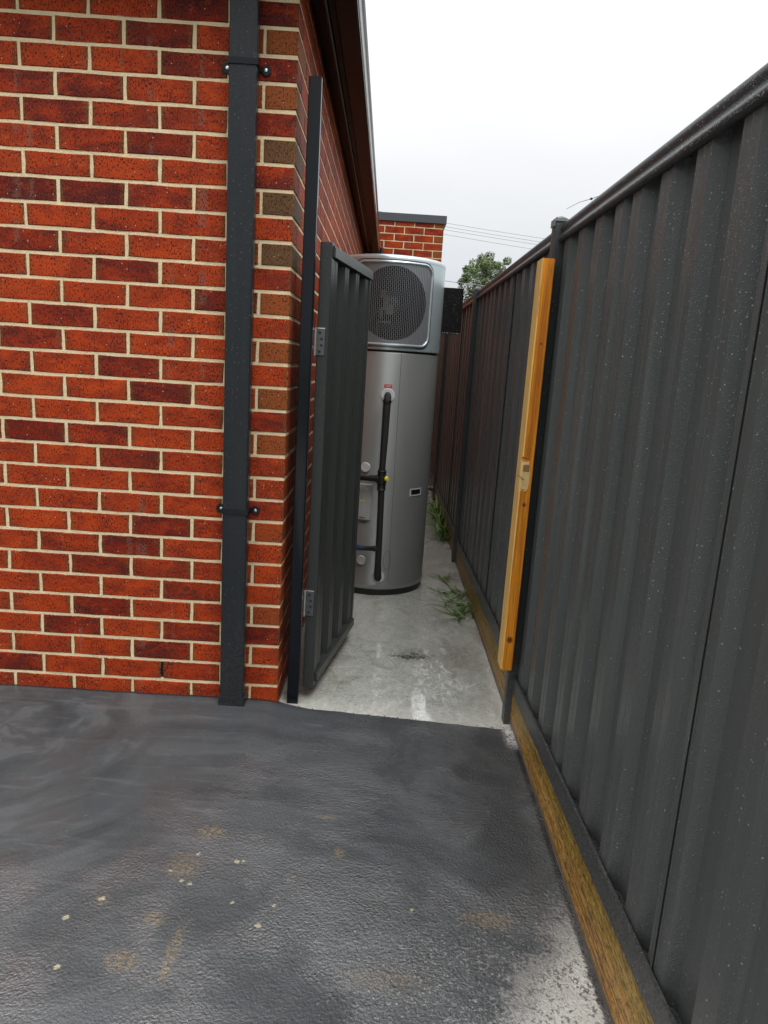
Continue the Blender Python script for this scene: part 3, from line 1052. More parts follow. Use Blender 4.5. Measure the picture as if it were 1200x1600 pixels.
def rbox(x0, x1, y0, y1, z0, z1, r=0.006, yz=None):
    """box with rounded vertical edges"""
    prof = []
    for (cx, cy, a0) in ((x1 - r, y1 - r, 0), (x0 + r, y1 - r, 90), (x0 + r, y0 + r, 180), (x1 - r, y0 + r, 270)):
        for s_ in range(4):
            a = R(a0 + 30 * s_)
            prof.append((cx + r * math.cos(a), cy + r * math.sin(a)))
    return MB().prism(prof, z0, z1, lambda q, t: (q[0], q[1], t))


rbox(-0.2225, -0.1285, -0.068, -0.018, 0.012, 2.345).build('lower_pipe', M['pipe'], dp, smooth=True)
rbox(-0.2240, -0.1270, -0.0695, -0.0165, 2.352, 2.372).build('pipe_collar', M['pipe'], dp, smooth=True)
rbox(-0.2225, -0.1285, -0.068, -0.018, 2.372, 2.69).build('upper_pipe', M['pipe'], dp, smooth=True)
rbox(-0.2275, -0.1235, -0.073, -0.013, -0.006, 0.046, 0.004).build('shoe', M['pipe'], dp, smooth=True)
for zc in (2.347, 0.806):
    s_ = MB()
    s_.box(-0.2265, -0.1245, -0.0725, -0.0695, zc - 0.011, zc + 0.008)
    s_.box(-0.2265, -0.2245, -0.0695, -0.003, zc - 0.011, zc + 0.008)
    s_.box(-0.1265, -0.1245, -0.0695, -0.003, zc - 0.011, zc + 0.008)
    for ex in (-0.243, -0.108):
        s_.disc((ex, -0.001, zc - 0.004), (0, -1, 0), 0.0175, 0.004, 20, 0.0165)
    st = s_.build('strap', M['post'], dp, smooth=True)
    for ex in (-0.240, -0.108):
        MB().disc((ex, -0.005, zc - 0.004), (0, -1, 0), 0.0055, 0.004, 12, 0.002).build('screw', M['bright'], st, smooth=True)

# ------------------------------------------------------------------ gate post and gate
gp = rbox(0.033, 0.079, 0.042, 0.088, -0.03, 2.352, 0.004).build('gate_post', M['post'], None, smooth=True)
tag(gp, "tall near-black square steel post standing against the brick house corner", 'post')

gate = thing('gate', (0.092, 0.088, 0.03), "charcoal corrugated steel side gate standing open on two hinges", 'gate')
U = Vector((0.1815, 0.9834))
N = Vector((-0.9834, 0.1815))     # towards the house wall
G0 = Vector((0.137, 0.080))


def gpt(s_, t_): return (G0.x + U.x * s_ + N.x * t_, G0.y + U.y * s_ + N.y * t_)


def gbox(s0, s1, t0, t1, z0, z1, b=None):
    b = b or MB()
    p = []
    for z in (z0, z1):
        for s_, t_ in ((s0, t0), (s1, t0), (s1, t1), (s0, t1)):
            x, y = gpt(s_, t_)
            p.append((x, y, z))
    return b.hexa(p)


def bevel(o, w=0.003, seg=2):
    md = o.modifiers.new('bevel', 'BEVEL')
    md.width = w
    md.segments = seg
    md.limit_method = 'ANGLE'
    return o


bevel(gbox(0.0, 0.040, 0.0, 0.046, 0.034, 1.816).build('stile', M['gate'], gate), 0.004)
bevel(gbox(0.690, 0.722, 0.0, 0.046, 0.034, 1.800).build('stile', M['gate'], gate), 0.004)
tr = gbox(0.018, 0.718, -0.010, 0.030, 1.762, 1.797)
gbox(0.018, 0.718, -0.006, 0.026, 1.797, 1.805, tr)
bevel(tr.build('top_rail', M['gate'], gate), 0.002)
bevel(gbox(0.022, 0.716, -0.009, 0.030, 0.052, 0.092).build('bottom_rail', M['gate'], gate), 0.002)


def sheet_prof(length, pitch=0.19, crest=0.066, slope=0.014, depth=0.029, lift=False):
    """open profile [(s, d)] with d=0 on the crest and d=depth in the valley"""
    pts = [(0.0, depth * 0.5), (0.004, 0.0)]
    s_ = 0.004
    while s_ < length - 0.03:
        e = min(s_ + crest, length)
        pts += [(s_ + crest * .46, 0.0), (s_ + crest * .5, 0.0018), (s_ + crest * .54, 0.0), (e, 0.0)]
        if e >= length:
            break
        v0 = e + slope
        v1 = s_ + pitch - slope * 0.8
        if v0 >= length:
            break
        pts += [(v0, depth), (min(v1, length), depth)]
        if v1 >= length:
            break
        s_ += pitch
        if s_ < length:
            pts.append((s_, 0.0))
    pts = [(min(a, length), d) for a, d in pts]
    if lift:
        pts = [q for q in pts if q[0] < length - 0.02] + [(length - 0.02, 0.0), (length - 0.004, -0.0042), (length, -0.0045)]
    return pts


def sheet(name, prof, z0f, z1f, place, m, parent, th=0.0012):
    b = MB()
    n = len(prof)
    for off in (0.0, th):
        for s_, d in prof:
            b.v.append(place(s_, d + off, z0f(s_)))
            b.v.append(place(s_, d + off, z1f(s_)))
    for i in range(n - 1):
        b.f.append((2 * i, 2 * i + 2, 2 * i + 3, 2 * i + 1))
        o_ = 2 * n
        b.f.append((o_ + 2 * i, o_ + 2 * i + 1, o_ + 2 * i + 3, o_ + 2 * i + 2))
    b.f.append((0, 1, 2 * n + 1, 2 * n))
    b.f.append((2 * n - 2, 4 * n - 2, 4 * n - 1, 2 * n - 1))
    return b.build(name, m, parent)


sheet('gate_sheet', sheet_prof(0.65), lambda s_: 0.07, lambda s_: 1.78,
      lambda s_, d, z: (*gpt(0.040 + s_, 0.004 + d), z), M['gate'], gate)
for z1, z0 in ((1.502, 1.404), (0.458, 0.352)):
    h = gbox(-0.004, -0.0005, 0.012, 0.044, z0, z1).build('hinge', M['galv'], gate)
    x, y = gpt(-0.006, 0.050)
    MB().tube([(x, y, z0 - .003), (x, y, z1 + .003)], 0.0055, 10).build('hinge_barrel', M['bright'], h, smooth=True)
    gbox(-0.005, -0.001, 0.012, 0.044, z1, z1 + 0.003).build('hinge_edge', M['bright'], h)
    for q in range(4):
        zz = z0 + (z1 - z0) * (0.14 + 0.24 * q)
        x, y = gpt(-0.0035, 0.024 if q in (1, 2) else 0.031)
        MB().disc((x, y, zz), (-U.x, -U.y, 0), 0.0052, 0.003, 10, 0.003).build('screw', M['black'], h, smooth=True)

# ------------------------------------------------------------------ water heater
TX, TY = 0.36, 1.82
wh = thing('water_heater', (TX, TY, -0.02), "tall silver cylindrical heat pump water heater with a round fan grille on top", 'water heater')


def cp(a, z, r):
    a = R(a)
    return (TX + r * math.sin(a), TY - r * math.cos(a), z)


MB().lathe([(0.0, -0.024), (0.312, -0.024), (0.314, 0.018), (0.30, 0.03)], TX, TY).build('base_ring', M['black'], wh, smooth=True)
MB().lathe([(0.300, 0.012), (0.3165, 0.016), (0.3205, 0.022), (0.3205, 0.052), (0.3180, 0.056), (0.3175, 1.440), (0.315, 1.449), (0.300, 1.449)], TX, TY, 128).build('tank_body', M['silver'], wh, smooth=True)
MB().lathe([(0.307, 1.445), (0.307, 1.465)], TX, TY).build('seam_gap', M['black'], wh, smooth=True)
# hood: shell with a round hole
HR, AC, ZC, HO = 0.3235, 3.5, 1.7215, 0.204
Z0, Z1, SH = 1.463, 1.962, 0.283
deg = lambda s_: AC + math.degrees(s_ / HR)
b = MB()
seg = 96
per = []
for i in range(seg):
    th = 2 * math.pi * (i + 0.5) / seg
    dx, dz = math.cos(th), math.sin(th)
    k = 1e9
    if abs(dx) > 1e-6:
        k = min(k, SH / abs(dx))
    lim = (Z1 - ZC) if dz > 0 else (ZC - Z0)
    if abs(dz) > 1e-6:
        k = min(k, lim / abs(dz))
    per.append((dx * k, dz * k, dx, dz))
NR = 6
for j in range(NR + 1):
    f = j / NR
    for (ex, ez, dx, dz) in per:
        s_ = dx * HO * (1 - f) + ex * f
        z = ZC + dz * HO * (1 - f) + ez * f
        b.v.append(cp(deg(s_), z, HR))
for j in range(NR):
    for i in range(seg):
        i2 = (i + 1) % seg
        b.f.append((j * seg + i, j * seg + i2, (j + 1) * seg + i2, (j + 1) * seg + i))
aL, aR = deg(-SH), deg(SH)
b.lathe([(HR, Z0), (HR, Z1)], TX, TY, 90, aR, aL + 360)
b.build('hood_shell', M['silverhead'], wh, smooth=True)
MB().lathe([(0.30, Z0 - 0.001), (HR, Z0 - 0.001), (HR + 0.001, Z0 + 0.003)], TX, TY).build('hood_hem', M['silverhead'], wh, smooth=True)
MB().lathe([(HR + 0.0004, Z1 - 0.006), (HR + 0.0015, Z1 + 0.004), (HR - 0.001, Z1 + 0.015), (0.312, Z1 + 0.023), (0.29, Z1 + 0.027), (0.0, Z1 + 0.034)], TX, TY, 128).build('lid', M['silverhead'], wh, smooth=True, angle=60)
# cavity behind the hole
b = MB()
rim = []
for i in range(seg):
    th = 2 * math.pi * i / seg
    s_, z = math.cos(th) * HO, ZC + math.sin(th) * HO
    b.v.append(cp(deg(s_), z, HR - 0.0005))
bc = Vector(cp(AC, ZC, 0.10))
rx = Vector((math.cos(R(AC)), math.sin(R(AC)), 0))
for i in range(seg):
    th = 2 * math.pi * i / seg
    b.v.append(tuple(bc + rx * math.cos(th) * HO + Vector((0, 0, math.sin(th) * HO))))
for i in range(seg):
    i2 = (i + 1) % seg
    b.f.append((i, i2, seg + i2, seg + i))
b.f.append(tuple(range(seg, 2 * seg)))
b.build('fan_housing', M['cavity'], wh, smooth=True)
# fan
fc = Vector(cp(AC, ZC, 0.19))
nf = Vector((math.sin(R(AC)), -math.cos(R(AC)), 0))
fan = MB().tube([fc - nf * 0.03, fc + nf * 0.02, fc + nf * 0.03], [0.045, 0.045, 0.03], 24).build('fan', M['black'], wh, smooth=True)
for k in range(5):
    b = MB()
    for i in range(9):
        r_ = 0.05 + 0.14 * i / 8
        for q in range(7):
            a = 2 * math.pi * k / 5 + 0.25 + (q / 6) * 0.80 + i * 0.05
            off = (q / 6 - 0.5) * 0.06
            b.v.append(tuple(fc + (rx * math.cos(a) + Vector((0, 0, 1)) * math.sin(a)) * r_ + nf * off))
    for i in range(8):
        for q in range(6):
            b.f.append((i * 7 + q, (i + 1) * 7 + q, (i + 1) * 7 + q + 1, i * 7 + q + 1))
    b.build('blade', M['cavity'], fan, smooth=True)
# motor bracket and gear glimpsed through the grille, left of centre
b = MB()
for (s0, s1, z0, z1) in ((-0.115, -0.105, 1.53, 1.62), (-0.115, -0.01, 1.615, 1.628), (-0.10, -0.06, 1.76, 1.80), (-0.075, -0.03, 1.69, 1.77), (-0.05, 0.01, 1.665, 1.72), (-0.10, -0.075, 1.64, 1.70)):
    p0_, p1_ = Vector(cp(deg(s0), 0, 0.235)), Vector(cp(deg(s1), 0, 0.235))
    q0, q1 = Vector(cp(deg(s0), 0, 0.225)), Vector(cp(deg(s1), 0, 0.225))
    b.hexa([(p0_.x, p0_.y, z0), (p1_.x, p1_.y, z0), (q1.x, q1.y, z0), (q0.x, q0.y, z0), (p0_.x, p0_.y, z1), (p1_.x, p1_.y, z1), (q1.x, q1.y, z1), (q0.x, q0.y, z1)])
b.build('motor_bracket', M['motor'], wh)
# grille: vertical fins, staggered links in the opening
b = MB()
pitch = 0.0113


def fin(s_, z0, z1, w=0.0009, ra=HR - 0.001, rb=HR + 0.0040):
    a0, a1 = deg(s_ - w), deg(s_ + w)
    b.hexa([cp(a0, z0, rb), cp(a1, z0, rb), cp(a1, z0, ra), cp(a0, z0, ra), cp(a0, z1, rb), cp(a1, z1, rb), cp(a1, z1, ra), cp(a0, z1, ra)])


i = -25
while i * pitch < 0.236:
    s_ = i * pitch
    if s_ < 0.15:
        fin(s_, 1.472, 1.955, 0.0013)
    else:
        fin(s_, 1.500, 1.940)
    if abs(s_) < HO and s_ < 0.215:
        zz = ZC - HO + (0.011 if i % 2 else 0.0)
        while zz < ZC + HO:
            if (s_ + pitch / 2) ** 2 + (zz - ZC) ** 2 < HO ** 2:
                a0, a1 = deg(s_ + 0.0016), deg(s_ + pitch - 0.0016)
                b.hexa([cp(a0, zz, HR + .003), cp(a1, zz, HR + .003), cp(a1, zz, HR), cp(a0, zz, HR), cp(a0, zz + .0018, HR + .003), cp(a1, zz + .0018, HR + .003), cp(a1, zz + .0018, HR), cp(a0, zz + .0018, HR)])
            zz += 0.022
    i += 1
g_ = b.build('grille', M['grille'], wh)
g_['kind'] = 'stuff'


def rrect(sx, z0, z1, r, n=8):
    pts = []
    for (cx, cz, a0) in ((sx - r, z1 - r, 0), (-sx + r, z1 - r, 90), (-sx + r, z0 + r, 180), (sx - r, z0 + r, 270)):
        for q in range(n + 1):
            a = R(a0 + 90 * q / n)
            pts.append((cx + r * math.cos(a), cz + r * math.sin(a)))
    return pts


def ring_tube(name, sx, z0, z1, r, rad, m, off):
    base = rrect(sx, z0, z1, r)
    pts = []
    for q in range(len(base)):
        (s0, za), (s1, zb) = base[q], base[(q + 1) % len(base)]
        n = max(1, int(abs(s1 - s0) / 0.03))
        for w in range(n):
            f = w / n
            pts.append(cp(deg(s0 + (s1 - s0) * f), za + (zb - za) * f, HR + off))
    pts.append(pts[0])
    return MB().tube(pts, rad, 8, cap=False).build(name, m, wh, smooth=True)


ring_tube('grille_frame', 0.240, 1.492, 1.945, 0.060, 0.0075, M['silverhead'], 0.003)
ring_tube('frame_groove', 0.254, 1.479, 1.958, 0.070, 0.0022, M['black'], 0.0015)
# darker pressed plate inside the frame, with the round opening
b = MB()
inner = rrect(0.232, 1.499, 1.938, 0.055, 8)


def edge_at(th):
    dx, dz = math.cos(th), math.sin(th)
    best = 0.1
    for q in range(len(inner)):
        (x0, z0), (x1, z1) = inner[q], inner[(q + 1) % len(inner)]
        z0, z1 = z0 - ZC, z1 - ZC
        ex, ez = x1 - x0, z1 - z0
        den = dx * ez - dz * ex
        if abs(den) < 1e-9:
            continue
        tt = (x0 * ez - z0 * ex) / den
        uu = (x0 * dz - z0 * dx) / den
        if tt > 0 and -1e-6 <= uu <= 1 + 1e-6:
            best = tt
    return best


for i in range(seg):
    th = 2 * math.pi * (i + 0.5) / seg
    e_ = max(edge_at(th), HO + 0.0005)
    for f in (0, 0.33, 0.66, 1):
        rr_ = HO * (1 - f) + e_ * f
        b.v.append(cp(deg(math.cos(th) * rr_), ZC + math.sin(th) * rr_, HR + 0.0012))
for i in range(seg):
    i2 = (i + 1) % seg
    for f in range(3):
        b.f.append((i * 4 + f, i2 * 4 + f, i2 * 4 + f + 1, i * 4 + f + 1))
b.build('grille_panel', M['panelgrey'], wh, smooth=True)
# long seam of the jacket
b = MB()
b.hexa([cp(16.4, 0.058, 0.3183), cp(16.75, 0.058, 0.3183), cp(16.75, 0.058, 0.316), cp(16.4, 0.058, 0.316), cp(15.4, 1.444, 0.3183), cp(15.75, 1.444, 0.3183), cp(15.75, 1.444, 0.316), cp(15.4, 1.444, 0.316)])
b.build('jacket_seam', M['darkprint'], wh)


def cyl_patch(name, a0, a1, z0, z1, r0, r1, m, parent, n=8):
    b = MB()
    for r in (r0, r1):
        for i in range(n + 1):
            a = a0 + (a1 - a0) * i / n
            b.v += [cp(a, z0, r), cp(a, z1, r)]
    k = 2 * (n + 1)
    for i in range(n):
        b.f.append((k + 2 * i, k + 2 * i + 2, k + 2 * i + 3, k + 2 * i + 1))
        b.f.append((2 * i, k + 2 * i, k + 2 * i + 2, 2 * i + 2))
        b.f.append((2 * i + 1, k + 2 * i + 1, k + 2 * i + 3, 2 * i + 3))
    b.f.append((0, 1, k + 1, k))
    b.f.append((2 * n, 2 * n + 1, k + 2 * n + 1, k + 2 * n))
    return b.build(name, m, parent)


def ring_on(name, a, z, r, th, m, r2=None):
    c = Vector(cp(a, z, 0.316))
    nn = Vector((math.sin(R(a)), -math.cos(R(a)), 0))
    return MB().disc(c, nn, r, th + 0.0015, 28, r2 if r2 else r * 0.93).build(name, m, wh, smooth=True)


ring_on('outlet_collar', 3.6, 1.203, 0.041, 0.008, M['white'])
ring_on('inlet_collar', 5.0, 0.098, 0.040, 0.008, M['white'])
ring_on('port_cap', -15.5, 0.772, 0.029, 0.012, M['white'])
ring_on('port_cap', -14.8, 0.197, 0.029, 0.012, M['white'])
lb = cyl_patch('hot_label', -0.6, 7.6, 1.247, 1.2665, 0.3178, 0.3188, M['red'], wh, 4)
for zz, a0, a1 in ((1.2605, 0.4, 6.6), (1.2535, 0.9, 6.2)):
    cyl_patch('print_line', a0, a1, zz - 0.0013, zz + 0.0013, 0.3188, 0.3192, M['stickertext'], lb, 4)
# lagged pipe
YP = TY - 0.318 - 0.055
pts = [cp(3.6, 1.205, 0.31), (0.380, YP + 0.03, 1.205), (0.380, YP + 0.008, 1.197), (0.379, YP, 1.175), (0.378, YP, 1.13), (0.3765, YP + .002, 0.95), (0.374, YP, 0.80), (0.373, YP, 0.765)]
MB().tube(pts, [0.018, 0.019, 0.021, 0.0225, 0.0225, 0.0215, 0.019, 0.019], 16).build('lagged_pipe', M['lag'], wh, smooth=True)
MB().tube([(0.379, YP - 0.001, 1.178), (0.379, YP - 0.001, 1.160)], 0.0245, 16).build('pipe_band', M['black'], wh, smooth=True)
pts = [(0.376, YP, 0.665), (0.377, YP, 0.62), (0.381, YP, 0.40), (0.383, YP, 0.20), (0.385, YP + .004, 0.125), (0.387, YP + 0.03, 0.100), cp(5.0, 0.098, 0.31)]
MB().tube(pts, [0.019, 0.019, 0.0185, 0.019, 0.0225, 0.0225, 0.018], 16).build('lagged_pipe', M['lag'], wh, smooth=True)
b = MB()
b.tube([(0.3735, YP, 0.778), (0.3735, YP, 0.770), (0.3735, YP, 0.766), (0.3735, YP, 0.735), (0.374, YP, 0.733), (0.374, YP, 0.690), (0.375, YP, 0.688), (0.375, YP, 0.66), (0.3755, YP, 0.655), (0.3755, YP, 0.648)],
       [0.022, 0.022, 0.027, 0.025, 0.0285, 0.0285, 0.025, 0.025, 0.028, 0.022], 18)
b.tube([(0.375, YP, 0.718), (0.34, YP, 0.718), (0.335, YP, 0.718), (0.30, YP, 0.718), (0.295, YP, 0.716), (0.24, YP + .01, 0.716), (0.20, YP + .04, 0.716)], [0.022, 0.022, 0.019, 0.019, 0.015, 0.015, 0.015], 14)
va = b.build('relief_valve', M['black'], wh, smooth=True)
MB().disc((0.398, YP - 0.012, 0.722), (0.8, -0.6, 0), 0.0145, 0.016, 16, 0.011).build('valve_cap', M['yellow'], va, smooth=True)
b = MB().tube([(0.384, YP, 0.290), (0.35, YP, 0.290), (0.346, YP, 0.290), (0.275, YP + .004, 0.288)], [0.017, 0.017, 0.014, 0.014], 14)
b.build('cold_branch', M['black'], wh, smooth=True)
MB().tube([(0.278, YP + .004, 0.288), (0.22, YP + .02, 0.288)], 0.017, 14).build('cold_fitting', M['blue'], wh, smooth=True)
# access cover with warning mark and small print
ac = cyl_patch('access_cover', -33, -7, 0.452, 0.672, 0.316, 0.332, M['cover'], wh, 10)
bevel(ac, 0.004, 2)
for z in (0.648, 0.638):
    cyl_patch('print_line', -20, -11, z - .0016, z + .0016, 0.331, 0.3326, M['white'], ac, 4)
for a in (-17.6, -14.9):
    b = MB()
    for r in (0.3318, 0.3328):
        b.v += [cp(a - 1.3, 0.562, r), cp(a + 1.3, 0.562, r), cp(a, 0.581, r)]
    b.f += [(3, 4, 5), (0, 1, 4, 3), (1, 2, 5, 4), (2, 0, 3, 5)]
    b.build('warning_mark', M['yellow'], ac)
for z, a0, a1 in ((0.468, -19.5, -12.5), (0.463, -19, -13)):
    cyl_patch('print_line', a0, a1, z - .0014, z + .0014, 0.331, 0.3326, M['darkprint'], ac, 4)
for z, a0, a1 in ((0.440, -19.5, -11), (0.432, -19, -11.5)):
    cyl_patch('print_line', a0, a1, z - .0017, z + .0017, 0.3176, 0.3188, M['darkprint'], wh, 4)
# recessed carry handle
hd = cyl_patch('handle_recess', 37.5, 54, 0.608, 0.642, 0.316, 0.3186, M['black'], wh, 6)
for (a0, a1, z0, z1) in ((36.6, 55, 0.641, 0.648), (36.6, 55, 0.602, 0.609), (36.6, 38.2, 0.609, 0.641), (53.4, 55, 0.609, 0.641)):
    cyl_patch('handle_frame', a0, a1, z0, z1, 0.316, 0.3215, M['white'], hd, 6)
# oval press mark at the seam foot
pts = []
for q in range(33):
    a = 2 * math.pi * q / 32
    pts.append(cp(14.0 + 4.2 * math.cos(a), 0.205 + 0.062 * math.sin(a), 0.3178))
MB().tube(pts, 0.0011, 6, cap=False).build('knockout_ring', M['darkprint'], wh, smooth=True)
# drain stub on the fence side
MB().tube([cp(84, 0.622, 0.312), cp(84, 0.622, 0.330), cp(84, 0.622, 0.334), cp(84, 0.622, 0.348)], [0.012, 0.012, 0.017, 0.017], 12).build('side_stub', M['black'], wh, smooth=True)
# black air duct box on the fence side of the hood
b = MB().box(0.640, 0.803, 1.80, 2.02, 1.592, 1.857)
db = bevel(b.build('side_duct', M['hood'], wh), 0.003)
b = MB()
rnd = random.Random(3)
for q in range(11):
    x = 0.694 + q * 0.0103 + rnd.uniform(-.003, .003)
    r_ = rnd.uniform(0.0016, 0.0034)
    b.tube([(x, 1.803, 1.5925), (x, 1.803, 1.5925 - r_), (x, 1.803, 1.5925 - 2.2 * r_)], [r_ * .7, r_, r_ * .3], 8)
b.build('drip_beads', M['white'], db, smooth=True)

# ------------------------------------------------------------------ fence
fence = thing('fence', (0.97, 0.0, -0.02), "long charcoal corrugated steel fence on timber plinths along the right of the passage", 'fence')
XF = 0.950


def fpost(y):
    p = rbox(0.930, 0.986, y - 0.028, y + 0.028, -0.06, 1.916, 0.003).build('fence_post', M['fence_rail'], fence, smooth=True)
    return p


for y in (-4.8, -2.4, 0.0, 2.4, 4.8):
    p = fpost(y)
    b = MB().box(0.926, 0.990, y - 0.031, y + 0.031, 1.9165, 1.924)
    b.box(0.926, 0.9285, y - 0.031, y + 0.031, 1.900, 1.9165)
    if y >= 0:
        b.tube([(0.935, y - .018, 1.925), (0.955, y - 0.005, 1.930), (0.975, y - .002, 1.929)], [0.006, 0.008, 0.004], 8)
    b.build('post_cap', M['capgrey'], p)
RT = {-4.8: lambda y: 0.30, -2.4: lambda y: 0.192 - 0.048 * y, 0.0: lambda y: 0.236 - 0.031 * y, 2.4: lambda y: 0.168, 4.8: lambda y: 0.168}
ENDS = {-4.8: -2.4, -2.4: 0.0, 0.0: 2.4, 2.4: 4.8, 4.8: 6.448}
capp = [(0.953, 1.846), (0.9475, 1.850), (0.9460, 1.857), (0.9475, 1.866), (0.9525, 1.869), (0.9560, 1.874), (0.9560, 1.884), (0.9530, 1.888), (0.9535, 1.902), (0.957, 1.9075), (0.989, 1.9075), (0.994, 1.902), (0.9965, 1.867), (0.999, 1.857), (0.998, 1.846), (0.995, 1.846), (0.995, 1.862), (0.958, 1.862), (0.958, 1.846)]
for y0, y1 in ENDS.items():
    a, c = y0 + 0.028, (y1 - 0.028 if y1 < 6 else y1)
    MB().prism(capp, a, c, lambda q, t: (q[0], t, q[1])).build('top_rail', M['fence_rail'], fence, smooth=True, angle=50)
    f = RT[y0]
    b = MB()
    rp = [(0.950, -0.071), (0.950, -0.006), (0.9475, -0.0045), (0.9475, 0.0), (0.956, 0.0), (0.956, -0.045), (0.9945, -0.045), (0.9945, 0.0), (0.998, 0.0), (0.998, -0.071)]
    n = len(rp)
    for t_ in (a, c):
        b.v += [(q[0], t_, q[1] + f(t_)) for q in rp]
    for i in range(n):
        j = (i + 1) % n
        b.f.append((i, j, n + j, n + i))
    b.f += [tuple(reversed(range(n))), tuple(range(n, 2 * n))]
    b.build('bottom_rail', M['fence_rail'], fence)
    # timber plinth under the rail
    b = MB()
    ys = frange(a, c, 0.1)
    for t_ in ys:
        w = 0.0012 * mn.noise(Vector((t_ * 5, 0, 0)))
        b.v += [(0.956 + w, t_, -0.07), (0.956 + w, t_, f(t_) - 0.0735), (0.9885, t_, f(t_) - 0.0735), (0.9885, t_, -0.07)]
    for i in range(len(ys) - 1):
        for j in range(4):
            j2 = (j + 1) % 4
            b.f.append((4 * i + j, 4 * i + j2, 4 * i + 4 + j2, 4 * i + 4 + j))
    e = 4 * (len(ys) - 1)
    b.f += [(0, 1, 2, 3), (e + 3, e + 2, e + 1, e)]
    b.build('plinth_board', M['plinth'], fence)
    # sheets, each 0.708 m cover, counted back from the far post
    ytop = c
    k = 0
    first = y1 - 0.062 if y1 < 6 else y1 - 0.02
    while first - 0.708 * k > a + 0.02:
        ys_ = first - 0.708 * k
        ln = min(0.742, ys_ - a)
        off = 0.0022 if k % 2 else 0.0
        sheet('fence_sheet', sheet_prof(ln, lift=ln > 0.73 and k % 2 == 1), lambda s_, ys_=ys_: f(ys_ - s_) - 0.04, lambda s_: 1.872,
              lambda s_, d, z, ys_=ys_, off=off: (0.9610 + d + 0.0004 * k, ys_ - s_, z), M['fence'], fence)
        k += 1
    # flat filler behind the post edge
    if y1 < 6:
        MB().box(0.975, 0.9775, first - 0.002, c + 0.002, f(c) - 0.04, 1.86).build('fence_sheet', M['fence'], fence)

# ------------------------------------------------------------------ timber stake
sk = thing('timber_batten', (0.905, -0.055, 0.244), "fresh orange pine batten nailed upright to the fence post with a split notch halfway", 'timber')
X0, X1, Y0, Y1 = 0.883, 0.927, -0.100, -0.010
b = MB()
# outline in x/z with a chipped notch on the near left arris: stack of slices
zs = [0.244, 0.30, 0.955, 0.962, 0.975, 1.000, 1.030, 1.055, 1.075, 1.085, 1.30, 1.779]
nt = {0.962: 0.010, 0.975: 0.012, 1.000: 0.014, 1.030: 0.017, 1.055: 0.021, 1.075: 0.024}
for z in zs:
    c_ = nt.get(z, 0.0)
    lean = (z - 0.244) * -0.0010
    wx = 0.0006 * mn.noise(Vector((0, 0, z * 4)))
    cx = min(0.030, c_ * 1.35)
    cc = 0.0045
    if z == 0.244:
        cc = 0.009
    b.v += [(X0 + (cx if c_ else cc) + wx, Y0, z), (X1 - 0.002, Y0, z), (X1, Y0 + 0.002, z), (X1, Y1, z), (X0, Y1, z), (X0 + wx, Y0 + (c_ if c_ else cc), z)]
k = 6
for i in range(len(zs) - 1):
    for j in range(k):
        j2 = (j + 1) % k
        b.f.append((i * k + j, i * k + j2, (i + 1) * k + j2, (i + 1) * k + j))
b.f += [tuple(reversed(range(k))), tuple((len(zs) - 1) * k + j for j in range(k))]
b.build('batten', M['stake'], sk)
# pale torn wood inside the notch
b = MB()
sc_ = [(0.957, 0.5), (0.965, 0.9), (0.985, 1.0), (1.02, 1.0), (1.05, 0.95), (1.066, 0.75)]
for z, w in sc_:
    b.v += [(X0 + 0.005, Y0 - 0.0012 + 0.010 * (1 - w), z), (X0 + 0.008 + 0.025 * w, Y0 - 0.0016, z), (X0 + 0.008 + 0.025 * w, Y0 + 0.012, z), (X0 - 0.0012, Y0 + 0.012, z)]
for i in range(len(sc_) - 1):
    for j in range(4):
        j2 = (j + 1) % 4
        b.f.append((i * 4 + j, i * 4 + j2, i * 4 + 4 + j2, i * 4 + 4 + j))
b.f += [(3, 2, 1, 0), tuple(len(sc_) * 4 - 4 + q for q in range(4))]
b.build('split_wood', M['stakepale'], sk)
b = MB().box(X0 + 0.006, X0 + 0.030, Y0 - 0.003, Y0 + 0.010, 1.030, 1.056)
bevel(b.build('bark_patch', M['barkpatch'], sk), 0.002)
MB().tube([(0.893, Y0 - 0.004, 1.002), (0.888, Y0 - 0.012, 1.004), (0.878, Y0 - 0.015, 1.012), (0.868, Y0 - 0.014, 1.018)], [0.0022, 0.0016, 0.0014, 0.0012], 8).build('nail', M['galv'], sk, smooth=True)

# ------------------------------------------------------------------ weeds


